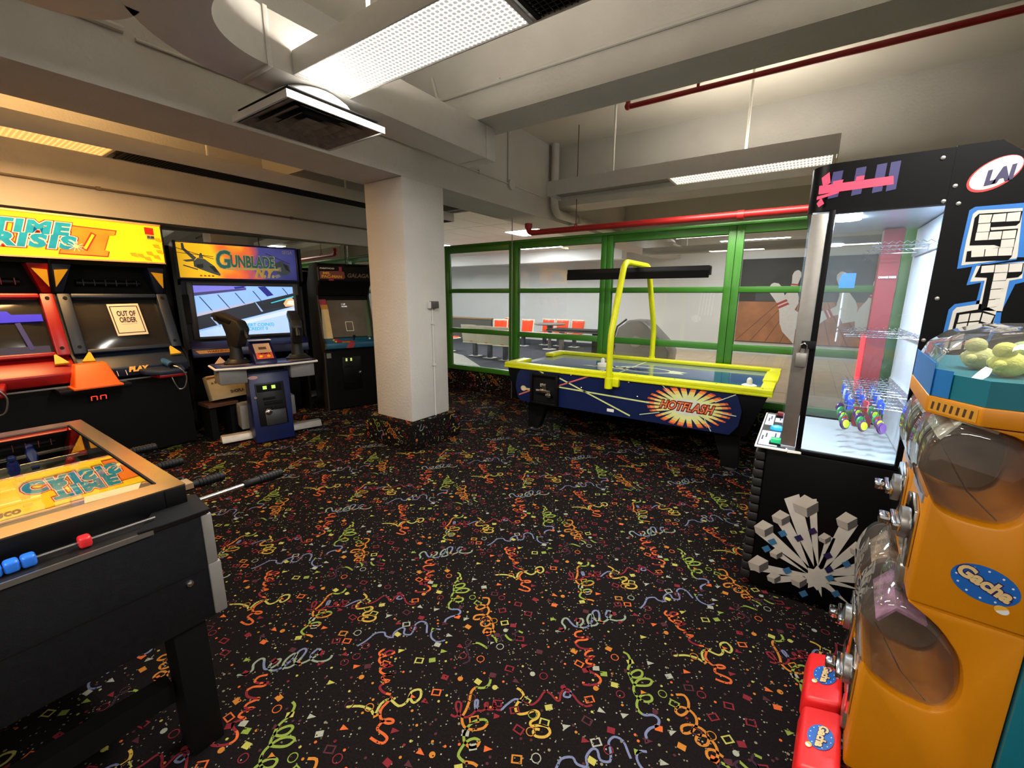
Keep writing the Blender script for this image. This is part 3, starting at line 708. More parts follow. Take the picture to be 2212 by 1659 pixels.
BR = mat('ball_return_grey', (126, 126, 122), .35, var=.04, coat=.3)
br = thing('ball_return', 'grey plastic bowling ball return hood behind the hockey table', 'ball return', (-2.9, 9.3, 0))
part('hood', BR, br, lambda b: b.prism([(-3.42, 9.0, .004), (-2.28, 9.0, .004), (-2.24, 9.0, .36), (-2.36, 9.0, .55), (-2.72, 9.0, .90), (-2.86, 9.0, 1.0), (-3.16, 9.0, 1.0), (-3.36, 9.0, .84), (-3.42, 9.0, .6)], (0, .7, 0)), .05, 3)
part('hood_edge', mat('return_dark', (52, 52, 54), .4), br, lambda b: b.tube([(-3.43, 9.0, .1), (-3.43, 9.0, .62), (-3.37, 9.0, .86), (-3.17, 9.0, 1.02)], .02, 8))
part('emblem', mat('return_emblem', (150, 150, 146), .5), br, lambda b: b.cyl((-2.95, 8.99, .55), (-2.95, 9.0, .55), .12, n=20))

# ------------------------------------------------------------------ air hockey table
HY = mat('hockey_yellow', (214, 216, 4), .4, var=.03); HB = mat('hockey_blue', (13, 28, 70), .3, var=.12, vscale=5)
HTOP = mat('hockey_surface', (38, 92, 146), .12, var=.08, vscale=3, coat=.6); CREAMP = mat('cream_print', (206, 214, 176), .4)
ah = thing('air_hockey_table', 'blue air hockey table with bright yellow rails and an arched light bar', 'hockey table', (-1.43, 4.47, 0))
body = MB().prism([(-2.60, 3.88, .36), (-.30, 3.88, .36), (-.17, 3.86, .74), (-2.70, 3.86, .74)], (0, 1.22, 0)).build('cabinet', BLACK, ah, .01)
AF = Frame((0, 3.858, 0), (1, 0, 0), (0, 0, 1))
pan = [(-2.545, .40), (-2.50, .365), (-.42, .365), (-.36, .45), (-.345, .58), (-.385, .70), (-.42, .735), (-2.50, .735), (-2.555, .65), (-2.575, .52)]
decal('side_print', HB, ah, AF, pan, .012, 0)
AF = Frame((0, 3.845, 0), (1, 0, 0), (0, 0, 1))
def burst(r0, r1, n, seedv, cu=-.77, cv=.55, k=.50):
    rnd = random.Random(seedv); P = []
    for i in range(n):
        t = 2 * math.pi * i / n; rr = r1 if i % 2 == 0 else r0; rr *= rnd.uniform(.93, 1.05)
        P.append((cu + rr * math.cos(t), max(.37, min(.732, cv + rr * k * math.sin(t)))))
    return P
HPR = [mat('burst_red', (208, 82, 40), .4), mat('burst_orange', (244, 140, 70), .4), mat('burst_yellow', (234, 208, 110), .4), mat('burst_lime', (222, 226, 150), .4), mat('burst_core', (214, 216, 196), .4)]
for i, (r, m_) in enumerate(zip((.355, .33, .285, .235, .15), HPR)): decal('burst_print', m_, ah, AF, ellipse(-.77, .55, r, r * .50, 40), .0006, .0006 * i)
for i in range(26):
    t = i * 2 * math.pi / 26 + .12; rnd = random.Random(i); wd = rnd.uniform(.012, .034); r0 = rnd.uniform(.14, .22)
    a, b_ = math.cos(t), math.sin(t) * .5
    tip = (-.77 + r0 * a, .55 + r0 * b_); e = (-.77 + .37 * a, .55 + .37 * b_); n_ = (-b_ * 1.6, a * .62)
    decal('burst_gap', HB, ah, AF, [tip, (e[0] - n_[0] * wd, e[1] - n_[1] * wd), (e[0] + n_[0] * wd, e[1] + n_[1] * wd)], .0006, .0034)
for u0, v0, u1, v1 in ((-1.0, .73, -.90, .64), (-.55, .63, -.40, .715), (-1.18, .42, -1.0, .47), (-.62, .47, -.56, .372), (-.50, .54, -.38, .535)): decal('flash_ray', CREAMP, ah, AF, strip(u0, v0, u1, v1, .007), .0006, .0042)
LIME = mat('lime_line', (206, 216, 140), .4); PINK = mat('pink_line', (206, 108, 96), .4)
for (u0, v0, u1, v1), m_ in (((-2.03, .67, -1.27, .392), LIME), ((-2.03, .575, -1.10, .545), LIME), ((-2.03, .592, -1.68, .735), PINK), ((-2.53, .43, -2.37, .50), PINK), ((-2.30, .735, -2.22, .70), LIME)): decal('laser_line', m_, ah, AF, strip(u0, v0, u1, v1, .014), .0006, .0004)
TXR = mat('logo_red', (206, 66, 34), .4); TXD = mat('logo_dark', (60, 16, 12), .4); TXC = mat('logo_cream', (226, 206, 140), .4)
text('logo_outline', 'HOTFLASH', AF, -.785, .55, .105, TXD, ah, .47, .35, .010, w=.0048, h=.0003)
text('logo_text', 'HOTFLASH', AF, -.785, .55, .105, TXR, ah, .455, .35, .004, w=.0056, h=.0003)
text('logo_fill', 'HOTFLASH', AF, -.785, .55, .105, TXC, ah, .45, .35, -.003, w=.0064, h=.0003)
decal('maker_print', mat('maker_cream', (214, 190, 150), .4), ah, AF, ellipse(-2.47, .51, .035, .03, 18), .0006, .0004)
text('maker_text', 'DYNAMO', AF, -2.43, .505, .035, TXC, ah, .11, .3, .002, w=.001, h=.0003)
decal('sticker', WHITE, ah, AF, [(-1.50, .40), (-1.43, .40), (-1.43, .43), (-1.50, .43)], .0008, .0004)
for u, v in ((-1.78, .60), (-1.21, .585), (-1.9, .715), (-1.3, .71), (-2.0, .72)): part('bolt', CHROME, ah, lambda b: b.lathe([(.009, 0), (.008, .004), (.003, .007)], (u, 3.845, v), 10, (0, -1, 0)))
cbx = MB()
for q in ((-2.36, -2.335, .37, .70), (-2.055, -2.03, .37, .70)): cbx.box(q[0], q[1], 3.80, 3.85, q[2], q[3])
cbx.box(-2.335, -2.055, 3.80, 3.85, .37, .395).box(-2.335, -2.055, 3.80, 3.85, .675, .70)
co = cbx.build('coin_box', BLACK, ah, .004)
bx('coin_back', BLACKM, co, -2.335, -2.055, 3.835, 3.844, .395, .675)
bx('coin_slide', CHROME, co, -2.28, -2.11, 3.79, 3.834, .50, .535, .004); bx('coin_slot', CHROME, co, -2.235, -2.165, 3.80, 3.834, .535, .60, .004); bx('coin_handle', CHROME, co, -2.15, -2.09, 3.765, 3.834, .465, .50, .006)
# playing surface, rails, goals
bx('play_surface', HTOP, ah, -2.60, -.24, 3.93, 5.03, .735, .742)
bx('rail', HY, ah, -2.715, -.145, 3.83, 3.93, .742, .782, .008); bx('rail', HY, ah, -2.715, -.145, 5.03, 5.12, .742, .782, .008)
for xa, xb in ((-2.715, -2.60), (-.24, -.145)):
    for ya, yb in ((3.93, 4.22), (4.74, 5.03)): bx('end_rail', HY, ah, xa, xb, ya, yb, .742, .784, .006)
bx('goal_cover', HY, ah, -.25, -.135, 4.22, 4.74, .775, .80, .008)
bx('rail_lip', HY, ah, -2.715, -.145, 3.825, 3.86, .725, .745, .004)
for k in range(8): part('rail_screw', BLACKM, ah, lambda b: b.cyl((-2.6 + k * .34, 3.88, .781), (-2.6 + k * .34, 3.88, .7835), .006, n=8))
SF = FZ(.742)
decal('centre_line', CREAMP, ah, SF, strip(-1.50, 3.95, -1.50, 5.01, .018), .0006); 
for k in range(24):
    P, Q = ellipse(-1.35, 4.45, .30, .17, 24), ellipse(-1.35, 4.45, .265, .14, 24)
    decal('centre_ring', CREAMP, ah, SF, [P[k], P[(k + 1) % 24], Q[(k + 1) % 24], Q[k]], .0006, .0004)
decal('centre_wing', CREAMP, ah, SF, [(-2.02, 4.36), (-1.55, 4.34), (-1.5, 4.52), (-1.7, 4.50)], .0006, .0008)
decal('centre_wing', CREAMP, ah, SF, [(-1.08, 4.55), (-.92, 4.50), (-.98, 4.44), (-.93, 4.38), (-1.1, 4.36)], .0006, .0008)
text('surface_text', 'DYNAMO', SF, -1.62, 4.43, .16, HB, ah, .6, .3, .004, w=.0016, h=.0003)
def leg(x0, x1, xb0, xb1, y0, y1):
    P = [(xb0, y0, .03), (xb1, y0, .03), (xb1, y1, .03), (xb0, y1, .03), (x0, y0, .37), (x1, y0, .37), (x1, y1, .37), (x0, y1, .37)]
    l = MB().hexa(P).build('leg', BLACKM, ah, .006)
    part('foot', STEEL, l, lambda b: b.lathe([(.05, 0), (.052, .008), (.02, .02), (.014, .034)], ((xb0 + xb1) / 2, (y0 + y1) / 2, 0), 16))
leg(-2.50, -2.25, -2.50, -2.37, 4.0, 4.10); leg(-.58, -.36, -.47, -.34, 4.0, 4.10); leg(-2.50, -2.25, -2.50, -2.37, 4.85, 4.95); leg(-.58, -.36, -.47, -.34, 4.85, 4.95)
part('light_arch', HY, ah, lambda b: b.tube(bend([(-1.48, 3.80, .64), (-1.48, 3.80, 1.15), (-1.48, 4.06, 1.82), (-1.48, 4.80, 1.82), (-1.46, 5.09, 1.12), (-1.46, 5.09, .74)], .09, 7), .029, 14))
part('arch_socket', HY, ah, lambda b: b.cyl((-1.48, 3.80, .64), (-1.48, 3.80, .74), .038, n=16)); bx('arch_bracket', HY, ah, -1.445, -1.385, 3.80, 3.85, .66, .74, .004)
part('arch_socket', HY, ah, lambda b: b.cyl((-1.46, 5.09, .70), (-1.46, 5.09, .80), .036, n=16))
lb = bx('light_bar', BLACK, ah, -2.25, -.79, 4.38, 4.50, 1.70, 1.785, .004)
bx('bar_skirt', BLACKM, lb, -2.25, -.79, 4.375, 4.383, 1.672, 1.74); bx('end_plate', BLACKM, lb, -.79, -.786, 4.40, 4.48, 1.70, 1.775); bx('bar_tube', mat('bar_tube', (210, 206, 90), .4), lb, -2.2, -.80, 4.42, 4.46, 1.68, 1.70)
def mallet(lbx, x, y):
    t = thing('hockey_mallet', lbx, 'mallet', (x, y, .742), group='hockey mallets')
    part('base', WHITE, t, lambda b: b.lathe([(.055, 0), (.058, .006), (.058, .03), (.045, .036), (.03, .038)], (x, y, .742), 24))
    part('knob', WHITE, t, lambda b: b.lathe([(.022, 0), (.022, .035), (.017, .05), (.006, .058)], (x, y, .778), 18))
mallet('white hockey mallet left of the yellow arch foot', -1.80, 4.42); mallet('white hockey mallet in the right corner by the yellow goal', -.33, 4.03)
# ------------------------------------------------------------------ twin light gun cabinet
def catm(P, k=6):
    P = [Vector(p) for p in P]; out = []
    for i in range(len(P) - 1):
        a, b, c, d = P[max(i - 1, 0)], P[i], P[i + 1], P[min(i + 2, len(P) - 1)]
        for j in range(k):
            t = j / k; out.append(.5 * (2 * b + (c - a) * t + (2 * a - 5 * b + 4 * c - d) * t * t + (3 * b - a - 3 * c + d) * t ** 3))
    return out + [P[-1]]
TRED = mat('gun_red', (140, 10, 12), .35, var=.08); TBLUE = mat('gun_navy', (22, 33, 52), .45, var=.12); TYEL = mat('gun_yellow', (216, 168, 36), .45)
ORG = mat('cover_orange', (244, 92, 12), .5, var=.04); SCRN = mat('dark_screen', (38, 36, 34), .12, var=.2, vscale=3); CABLE = mat('steel_cable', (140, 134, 126), .3, .8)
tw = thing('light_gun_cabinet', 'twin red and navy light gun cabinet under a glowing yellow marquee', 'arcade cabinet', (-5.35, .86, 0))
sidep = [(-5.62, 0), (-5.10, 0), (-5.10, .72), (-5.0, .80), (-5.02, .93), (-5.12, 1.0), (-5.33, 1.5), (-5.24, 1.74), (-5.23, 2.15), (-5.62, 2.15)]
for y in (.07, .852, 1.634): part('side_panel', BLACK, tw, lambda b: b.prism([(x, y, z) for x, z in sidep], (0, .016, 0)))
bx('back_panel', BLACKM, tw, -5.62, -5.60, .086, 1.634, .01, 2.15)
bx('top_panel', BLACKM, tw, -5.60, -5.25, .086, 1.634, 2.13, 2.15)
ORGBOX = None
for y0, y1, C_, nm in ((.086, .852, TRED, 'red'), (.868, 1.634, TBLUE, 'navy')):
    bx('lower_front', BLACK, tw, -5.12, -5.10, y0, y1, .02, .74); bx('kick_front', BLACKM, tw, -5.60, -5.12, y0, y1, .72, .74)
    sh = part('console', C_, tw, lambda b: b.prism([(-5.13, y0, .74), (-4.99, y0, .78), (-4.98, y0, .86), (-5.06, y0, .935), (-5.13, y0, .985)], (0, y1 - y0, 0)), .01)
    # screen bezel leaning back
    BF = Frame((-5.12, y0, .985), (0, 1, 0), (-.20, 0, .50)); W = y1 - y0; L = .545
    zf = MB().fbox(BF, 0, .085, 0, L, -.02, .05).fbox(BF, W - .085, W, 0, L, -.02, .05).fbox(BF, .085, W - .085, 0, .035, -.02, .05).fbox(BF, .085, W - .085, L - .04, L, -.02, .05)
    bz = zf.build('screen_bezel', C_, tw, .012)
    sm = MB(); n = 10; vs = []; fs = []
    for i in range(n + 1):
        for j in range(n + 1):
            u, v = i / n, j / n
            vs.append(BF.p(.07 + u * (W - .14), .02 + v * (L - .05), -.015 + .03 * (1 - (2 * u - 1) ** 2) * (1 - (2 * v - 1) ** 2)))
    fs = [(i * (n + 1) + j, (i + 1) * (n + 1) + j, (i + 1) * (n + 1) + j + 1, i * (n + 1) + j + 1) for i in range(n) for j in range(n)]
    sc_ = sm.add(vs, fs).build('screen', SCRN, tw)
    for (u, v) in ((.045, .5), (.045, .06), (W - .045, .5), (W - .045, .06)): part('bezel_bolt', BLACKM, bz, lambda b: b.cyl(BF.p(u, v, .05), BF.p(u, v, .056), .014, n=10))
    if nm == 'red':
        SB = emis('screen_blue', (44, 40, 190), 1.0)
        decal('screen_glow', SB, sc_, BF, [(.25, .30), (.665, .31), (.665, .37), (.50, .37), (.48, .40), (.25, .40)], .001, .022)
        decal('screen_glow', emis('screen_dim', (52, 48, 92), .8), sc_, BF, strip(.56, .07, .52, .30, .03), .001, .022)
        decal('screen_glow', emis('screen_haze', (48, 46, 70), .5), sc_, BF, [(.12, .03), (.66, .03), (.66, .10), (.12, .10)], .001, .019)
    # hood above the screen
    for s, ya, yb in ((1, y0, y0 + .12), (-1, y1, y1 - .12)):
        part('hood_wedge', C_, tw, lambda b: b.hexa([(-5.34, ya, 1.51), (-5.34, ya + s * .055, 1.51), (-5.45, ya + s * .055, 1.51), (-5.45, ya, 1.51), (-5.24, ya, 1.75), (-5.26, ya + s * .125, 1.75), (-5.45, ya + s * .125, 1.75), (-5.45, ya, 1.75)]), .006)
        d0 = Vector((-5.335, ya + s * .058, 1.53)); d1 = Vector((-5.25, ya + s * .118, 1.72)); d2 = Vector((-5.40, ya + s * .118, 1.72))
        TF = Frame(d0, (d1 - d0), (d2 - d0) - (d1 - d0) * ((d2 - d0).dot(d1 - d0) / (d1 - d0).length_squared))
        # yellow wedge plate on the facing slope
        e = [(-5.30, ya + s * .012, 1.56), (-5.262, ya + s * .012, 1.70), (-5.272, ya + s * .100, 1.71)]
        part('hood_triangle', TYEL, tw, lambda b: b.prism(e, (.014, 0, 0)))
        part('base_triangle', TYEL, tw, lambda b: b.prism([(-5.035, ya + s * .03, .93), (-5.10, ya + s * .10, 1.01), (-5.045, ya + s * .115, .925)], (.012, 0, .014)))
    bx('hood_back', BLACKM, tw, -5.47, -5.45, y0, y1, 1.48, 1.79)
    part('hood_vent', BLACK, tw, lambda b: b.cyl((-5.42, y0 + .16, 1.60), (-5.42, y1 - .16, 1.60), .028, n=12), 0)
    for k in range(6): bx('vent_rib', C_, tw, -5.425, -5.385, y0 + .2 + k * .075, y0 + .206 + k * .075, 1.575, 1.63)
    bx('hood_soffit', BLACKM, tw, -5.45, -5.25, y0, y1, 1.752, 1.765)
    # gun rest and gun with its cable
    gy = y0 + (.20 if nm == 'red' else .545)
    tr = part('gun_rest', C_, tw, lambda b: b.prism([(-5.05, gy - .19, .80), (-4.90, gy - .15, .78), (-4.83, gy - .05, .77), (-4.83, gy + .14, .77), (-5.0, gy + .17, .79)], (0, 0, .045)), .012)
    part('rest_base', TRED, tw, lambda b: b.prism([(-5.0, gy - .09, .742), (-4.845, gy - .06, .742), (-4.845, gy + .14, .742), (-5.0, gy + .16, .742)], (0, 0, .034)), .01)
    GN = TRED if nm == 'red' else mat('gun_blue', (38, 84, 128), .35)
    g = part('gun', GN, tw, lambda b: b.tube([(-5.06, gy + .035, .885), (-5.0, gy + .04, .875), (-4.93, gy + .05, .86), (-4.90, gy + .055, .85)], [.024, .03, .031, .028], 10))
    part('gun_grip', GN, g, lambda b: b.tube([(-4.93, gy + .05, .85), (-4.91, gy + .06, .82)], [.022, .024], 8)); part('gun_tip', BLACKM, g, lambda b: b.cyl((-4.905, gy + .055, .85), (-4.88, gy + .058, .843), .026, n=12))
    part('cable', CABLE, g, lambda b: b.tube(catm([(-4.89, gy + .06, .845), (-4.84, gy + .10, .82), (-4.83, gy + .14, .74), (-4.84, gy + .12, .64), (-4.86, gy + .08, .62), (-4.86, gy + .05, .68), (-4.87, gy + .03, .77)]), .006, 6))
    bx('coin_rail', STEEL, tw, -5.0, -4.99, y0 + .02, y1 - .02, .742, .755)
# orange moulded cover on the shelf, play panel, digits
part('shelf', BLACK, tw, lambda b: b.box(-5.1, -4.84, .70, 1.15, .70, .742), .006)
part('orange_cover', ORG, tw, lambda b: b.hexa([(-4.99, .785, .742), (-4.80, .785, .742), (-4.80, 1.075, .742), (-4.99, 1.075, .742), (-5.02, .83, .93), (-4.93, .83, .93), (-4.93, 1.03, .93), (-5.02, 1.03, .93)]), .012, 3)
part('cover_rim', ORG, tw, lambda b: b.box(-5.0, -4.785, .775, 1.085, .735, .755), .006)
PFm = Frame((-4.975, 1.0, .80), (0, 1, 0), (-.02, 0, .06))
text('play_print', 'PLAY', PFm, .24, .035, .06, emis('play_orange', (222, 146, 24), .7), tw, .15, .25, .004, w=.012)
for u in (.1, .16, .30, .34): decal('console_stripe', WHITE, tw, PFm, strip(u, -.01, u - .005, .05, .004), .001, .003)
bx('digit_window', BLACKM, tw, -5.1, -5.094, .90, 1.04, .565, .635)
LED = emis('led_red', (255, 66, 40), 1.3); DF = FX(-5.093)
for cy in (.94, 1.0):
    for q in ((cy - .017, .62, cy + .017, .62), (cy - .017, .60, cy - .019, .62), (cy + .017, .585, cy + .019, .62), (cy - .019, .585, cy - .020, .60)): decal('digit_bar', LED, tw, DF, strip(*q, .007), .001)
# marquee: lit yellow sheet with the title
MQ = emis('marquee_yellow', (255, 222, 8), 1.02, rgb2=(255, 196, 20), vscale=2.2)
bx('marquee_panel', MQ, tw, -5.24, -5.222, .075, 1.646, 1.80, 2.145)
TRIM = mat('marquee_trim', (206, 160, 128), .5)
bx('marquee_trim', TRIM, tw, -5.25, -5.214, .07, 1.652, 2.138, 2.152); bx('marquee_trim', TRIM, tw, -5.25, -5.214, .07, 1.652, 1.79, 1.803)
for y in (.066, 1.65): bx('marquee_end', BLACK, tw, -5.60, -5.212, y, y + .008, 1.775, 2.155)
QF = FX(-5.2215)
QT = emis('title_teal', (16, 150, 170), .85, rgb2=(20, 110, 140), vscale=14); QP = emis('title_pink', (240, 120, 96), .9); QO = emis('title_orange', (250, 140, 24), 1.0, rgb2=(236, 104, 20), vscale=9); QR = emis('title_rim', (176, 50, 24), .7); QS = emis('title_pale', (255, 206, 170), 1.0)
II = [(1.01, 2.065), (1.315, 2.055), (1.30, 2.015), (1.262, 2.012), (1.215, 1.885), (1.245, 1.88), (1.23, 1.835), (.93, 1.838), (.945, 1.878), (.975, 1.88), (1.03, 2.018), (1.0, 2.02)]
decal('numeral_rim', QR, tw, QF, [((a - 1.12) * 1.05 + 1.12, (b - 1.95) * 1.08 + 1.95) for a, b in II], .001, .0005)
decal('numeral', QO, tw, QF, II, .001, .0016)
decal('numeral_gap_rim', QR, tw, QF, strip(1.085, 1.875, 1.165, 2.02, .040), .001, .0027); decal('numeral_gap', MQ, tw, QF, strip(1.09, 1.885, 1.16, 2.01, .018), .001, .0038)
for body, u, v, sz, wd in (('TIME', .785, 2.027, .128, .45), ('CRISIS', .715, 1.92, .135, .63)):
    text('title_rim', body, QF, u, v, sz, QR, tw, wd + .03, .22, .020, w=.0046, h=.0003, space=1.22)
    text('title_edge', body, QF, u, v, sz, QS, tw, wd + .015, .22, .014, w=.0058, h=.0003, space=1.22)
    text('title', body, QF, u, v, sz, QT, tw, wd, .22, .009, w=.007, h=.0003, space=1.22)
for k in range(10): decal('title_spark', QS, tw, QF, strip(1.035, 1.90, 1.035 + .055 * math.cos(k * .63), 1.90 + .042 * math.sin(k * .63), .004), .0005, .0082)
decal('title_spark', emis('spark_yellow', (255, 236, 120), 1.1), tw, QF, ellipse(1.035, 1.90, .016, .014, 12), .0005, .009)
text('maker_text', 'namco', QF, .26, 2.10, .075, emis('maker_brown', (120, 60, 14), .6), tw, .26, 0, .003, w=.001)
GH = emis('marquee_ghost', (246, 160, 10), 1.0)
for k, (a, b) in enumerate(((1.45, 1.845), (1.52, 1.87), (1.40, 1.85), (1.57, 1.84), (1.6, 1.89), (1.5, 1.82), (1.58, 1.94), (1.6, 2.0))): decal('marquee_ghost_print', GH, tw, QF, [(a, b), (a + .05, b - .012), (a + .035, b + .03), (a - .01, b + .028)], .0005, .0004)
decal('price_sticker', mat('sticker_red', (206, 40, 24), .5), tw, QF, [(1.525, 2.055), (1.592, 2.052), (1.592, 2.115), (1.525, 2.118)], .001, .001)
decal('price_tag', mat('tag_grey', (172, 168, 150), .5), tw, QF, [(1.535, 2.012), (1.592, 2.010), (1.592, 2.047), (1.535, 2.049)], .001, .001)
text('price_text', '$1.00', QF, 1.564, 2.03, .028, BLACKM, tw, .05, 0, .001, w=.0022)
# paper notice taped to the navy screen
NB = Frame((-5.12, .868, .985), (0, 1, 0), (-.20, 0, .50))
no = thing('paper_notice', 'white OUT OF ORDER paper sheet taped on the navy cabinet screen', 'paper sign', tuple(NB.p(.42, .20, .02)))
PAPER = mat('paper', (232, 206, 182), .8, var=.02); INK = mat('notice_ink', (34, 30, 52), .7)
decal('sheet', PAPER, no, NB, [(.318, .145), (.542, .15), (.528, .455), (.302, .45)], .001, .024)
for q in ((.330, .17, .525, .175), (.512, .43, .318, .425), (.525, .172, .512, .432), (.331, .168, .318, .428)): decal('border', INK, no, NB, strip(*q, .007), .0005, .0256)
text('notice_text', 'OUT OF\nORDER', NB, .422, .325, .068, INK, no, .135, 0, .0022, w=.0258, h=.0003)
decal('small_print', mat('notice_grey', (170, 160, 150), .7), no, NB, strip(.37, .255, .48, .258, .003), .0005, .0256)

# ------------------------------------------------------------------ helicopter shooter (turned 14 degrees)
GBB = mat('gb_blue', (15, 18, 66), .35, var=.1); GBK = mat('gb_blue_wear', (10, 26, 78), .4, var=.3, vscale=6)
gb = thing('helicopter_game_cabinet', 'large helicopter shooting game with two mounted guns and a bright screen', 'arcade cabinet', (-5.30, 2.395, 0), R(-14))
for y in (-.615, .575): part('side_panel', BLACK, gb, lambda b: b.prism([(-.42, y, .02), (-.05, y, .02), (-.02, y, .85), (.08, y, .93), (.0, y, 1.03), (-.02, y, 1.60), (.06, y, 1.66), (.06, y, 2.04), (-.42, y, 2.04)], (0, .025, 0)))
bx('back_panel', BLACKM, gb, -.42, -.40, -.59, .575, .02, 2.04)
bx('monitor_surround', BLACK, gb, -.06, -.03, -.59, .575, .98, 1.66)
sf = MB().box(-.03, .0, -.545, -.49, 1.02, 1.63).box(-.03, .0, .49, .545, 1.02, 1.63).box(-.03, .0, -.49, .49, 1.02, 1.05).box(-.03, .0, -.49, .49, 1.597, 1.63)
sf.build('monitor_frame', mat('monitor_grey', (42, 40, 42), .4), gb, .004)
GF = Frame((-.012, 0, 0), (0, 1, 0), (0, 0, 1))
scn = bx('screen', emis('scr_sky', (142, 186, 240), 1.0), gb, -.03, -.012, -.49, .49, 1.05, 1.597)
E1 = lambda nm, c, s=1.0: emis('scr_' + nm, c, s)
def g(u, v): return (-.49 + u * .98, 1.05 + v * .547)
def G(nm, c, P, k=1, s=1.0): decal('screen_image', E1(nm, c, s), scn, GF, [g(a, b) for a, b in P], .0005, .0007 * k)
G('violet', (120, 118, 220), [(0, 1), (.5, 1), (.5, .92), (0, .80)]); G('road', (64, 60, 110), [(0, .86), (.5, .96), (.5, .93), (0, .80)], 2)
G('dark', (38, 42, 52), [(0, .42), (1, .86), (1, .58), (0, .14)], 2); G('kerb', (176, 178, 206), [(0, .46), (.56, .69), (.56, .66), (0, .40)], 3)
G('water', (28, 34, 40), [(.57, .66), (1, .84), (1, .60), (.62, .50)], 3); G('white', (176, 206, 250), [(0, 0), (0, .10), (1, .58), (1, .0)], 3); G('pale', (206, 222, 255), [(.3, .22), (1, .54), (1, .44), (.4, .20)], 4)
G('navy', (22, 34, 128), [(.62, .99), (.70, 1), (.78, .82), (.71, .79)], 4); G('navy', (22, 34, 128), [(.38, .98), (.48, 1), (.49, .97), (.39, .94)], 4)
for a in (.04, .21, .38, .56, .88): G('seam', (40, 62, 110), [(a, .78 + a * .22), (a + .012, .78 + a * .22), (a + .112, .50 + a * .24), (a + .1, .50 + a * .24)], 3)
G('blast', (255, 176, 120), [(.88, .64), (.92, .74), (.98, .76), (1, .72), (1, .58), (.9, .57)], 5, 1.1); G('blast_core', (255, 226, 206), [(.91, .62), (.94, .70), (1, .70), (1, .60)], 6, 1.2); G('streak', (60, 196, 220), [(.74, .66), (1, .80), (1, .77), (.75, .645)], 5)
G('post', (150, 176, 220), [(.12, .38), (.14, .38), (.21, .18), (.19, .18)], 5); G('post', (150, 176, 220), [(.575, .67), (.585, .67), (.65, .48), (.63, .47)], 5)
TEAL = E1('text', (40, 170, 214)); text('screen_text', 'INSERT COIN(S)\nCREDIT 0', GF, .075, 1.135, .05, TEAL, scn, .34, 0, .001, w=.006, h=.0003)
# marquee
mqb = bx('marquee_box', GBB, gb, -.30, .05, -.615, .56, 1.655, 2.045, .006)
HF = Frame((.051, 0, 0), (0, 1, 0), (0, 0, 1))
MG = bpy.data.materials.new('gb_marquee_art'); MG.use_nodes = True
nt = MG.node_tree; bs = nt.nodes['Principled BSDF']; tc = nt.nodes.new('ShaderNodeTexCoord'); sx = nt.nodes.new('ShaderNodeSeparateXYZ'); nt.links.new(tc.outputs['Object'], sx.inputs[0])
nz = nt.nodes.new('ShaderNodeTexNoise'); nz.inputs['Scale'].default_value = 3.2; nt.links.new(tc.outputs['Object'], nz.inputs['Vector'])
ad = nt.nodes.new('ShaderNodeMath'); ad.operation = 'MULTIPLY_ADD'; ad.inputs[1].default_value = .9; nt.links.new(nz.outputs['Fac'], ad.inputs[0]); nt.links.new(sx.outputs['Y'], ad.inputs[2])
mr = nt.nodes.new('ShaderNodeMapRange'); mr.inputs['From Min'].default_value = -.2; mr.inputs['From Max'].default_value = 1.0; nt.links.new(ad.outputs[0], mr.inputs['Value'])
rp = nt.nodes.new('ShaderNodeValToRGB'); el = rp.color_ramp.elements
for i, (p, c) in enumerate(((0, (232, 176, 20)), (.30, (226, 190, 24)), (.46, (226, 110, 44)), (.56, (196, 84, 70)), (.68, (66, 70, 140)), (1, (36, 40, 104)))):
    e = el[i] if i < 2 else el.new(p); e.position = p; e.color = (*lin(c), 1)
nt.links.new(mr.outputs[0], rp.inputs[0]); nt.links.new(rp.outputs[0], bs.inputs['Emission Color']); nt.links.new(rp.outputs[0], bs.inputs['Base Color']); bs.inputs['Emission Strength'].default_value = .5
decal('marquee_art', MG, mqb, HF, [(-.59, 1.675), (.535, 1.675), (.535, 2.025), (-.59, 2.025)], .001)
HELI = mat('art_heli', (70, 92, 112), .5); HELD = mat('art_dark', (26, 34, 44), .5); HL = mat('art_pale', (150, 168, 180), .5)
def heli(P, k=1, m_=HELI): decal('art_shape', m_, mqb, HF, P, .0005, .0012 + .0007 * k)
heli([(-.46, 1.84), (-.42, 1.88), (-.36, 1.87), (-.28, 1.80), (-.235, 1.72), (-.24, 1.70), (-.30, 1.72), (-.40, 1.76), (-.46, 1.79)]); heli([(-.455, 1.85), (-.43, 1.88), (-.52, 1.97), (-.525, 2.02), (-.545, 2.02), (-.545, 1.96)]); heli([(-.55, 1.85), (-.47, 1.865), (-.44, 1.845), (-.52, 1.835)], 2); heli([(-.33, 1.80), (-.285, 1.80), (-.25, 1.735), (-.285, 1.74)], 3, HELD); heli([(-.44, 1.81), (-.38, 1.82), (-.38, 1.78), (-.43, 1.775)], 3, HELD); heli([(-.41, 1.88), (-.395, 1.93), (-.38, 1.93), (-.37, 1.875)], 2)
heli(strip(-.59, 1.97, -.28, 1.875, .006), 2, HELD); heli(strip(-.59, 1.925, -.28, 1.90, .005), 2, HELD); heli(strip(-.55, 1.80, -.43, 1.76, .012), 2)
heli([(.30, 1.86), (.38, 1.89), (.46, 1.84), (.47, 1.76), (.40, 1.72), (.32, 1.75)]); heli([(.395, 1.86), (.44, 1.84), (.465, 1.77), (.42, 1.79)], 3, HELD); heli([(.33, 1.81), (.37, 1.82), (.37, 1.77), (.33, 1.77)], 3, HL); heli(strip(.22, 1.965, .47, 1.86, .006), 3, HELD); heli([(.29, 1.72), (.34, 1.74), (.36, 1.71), (.31, 1.69)], 3, HL)
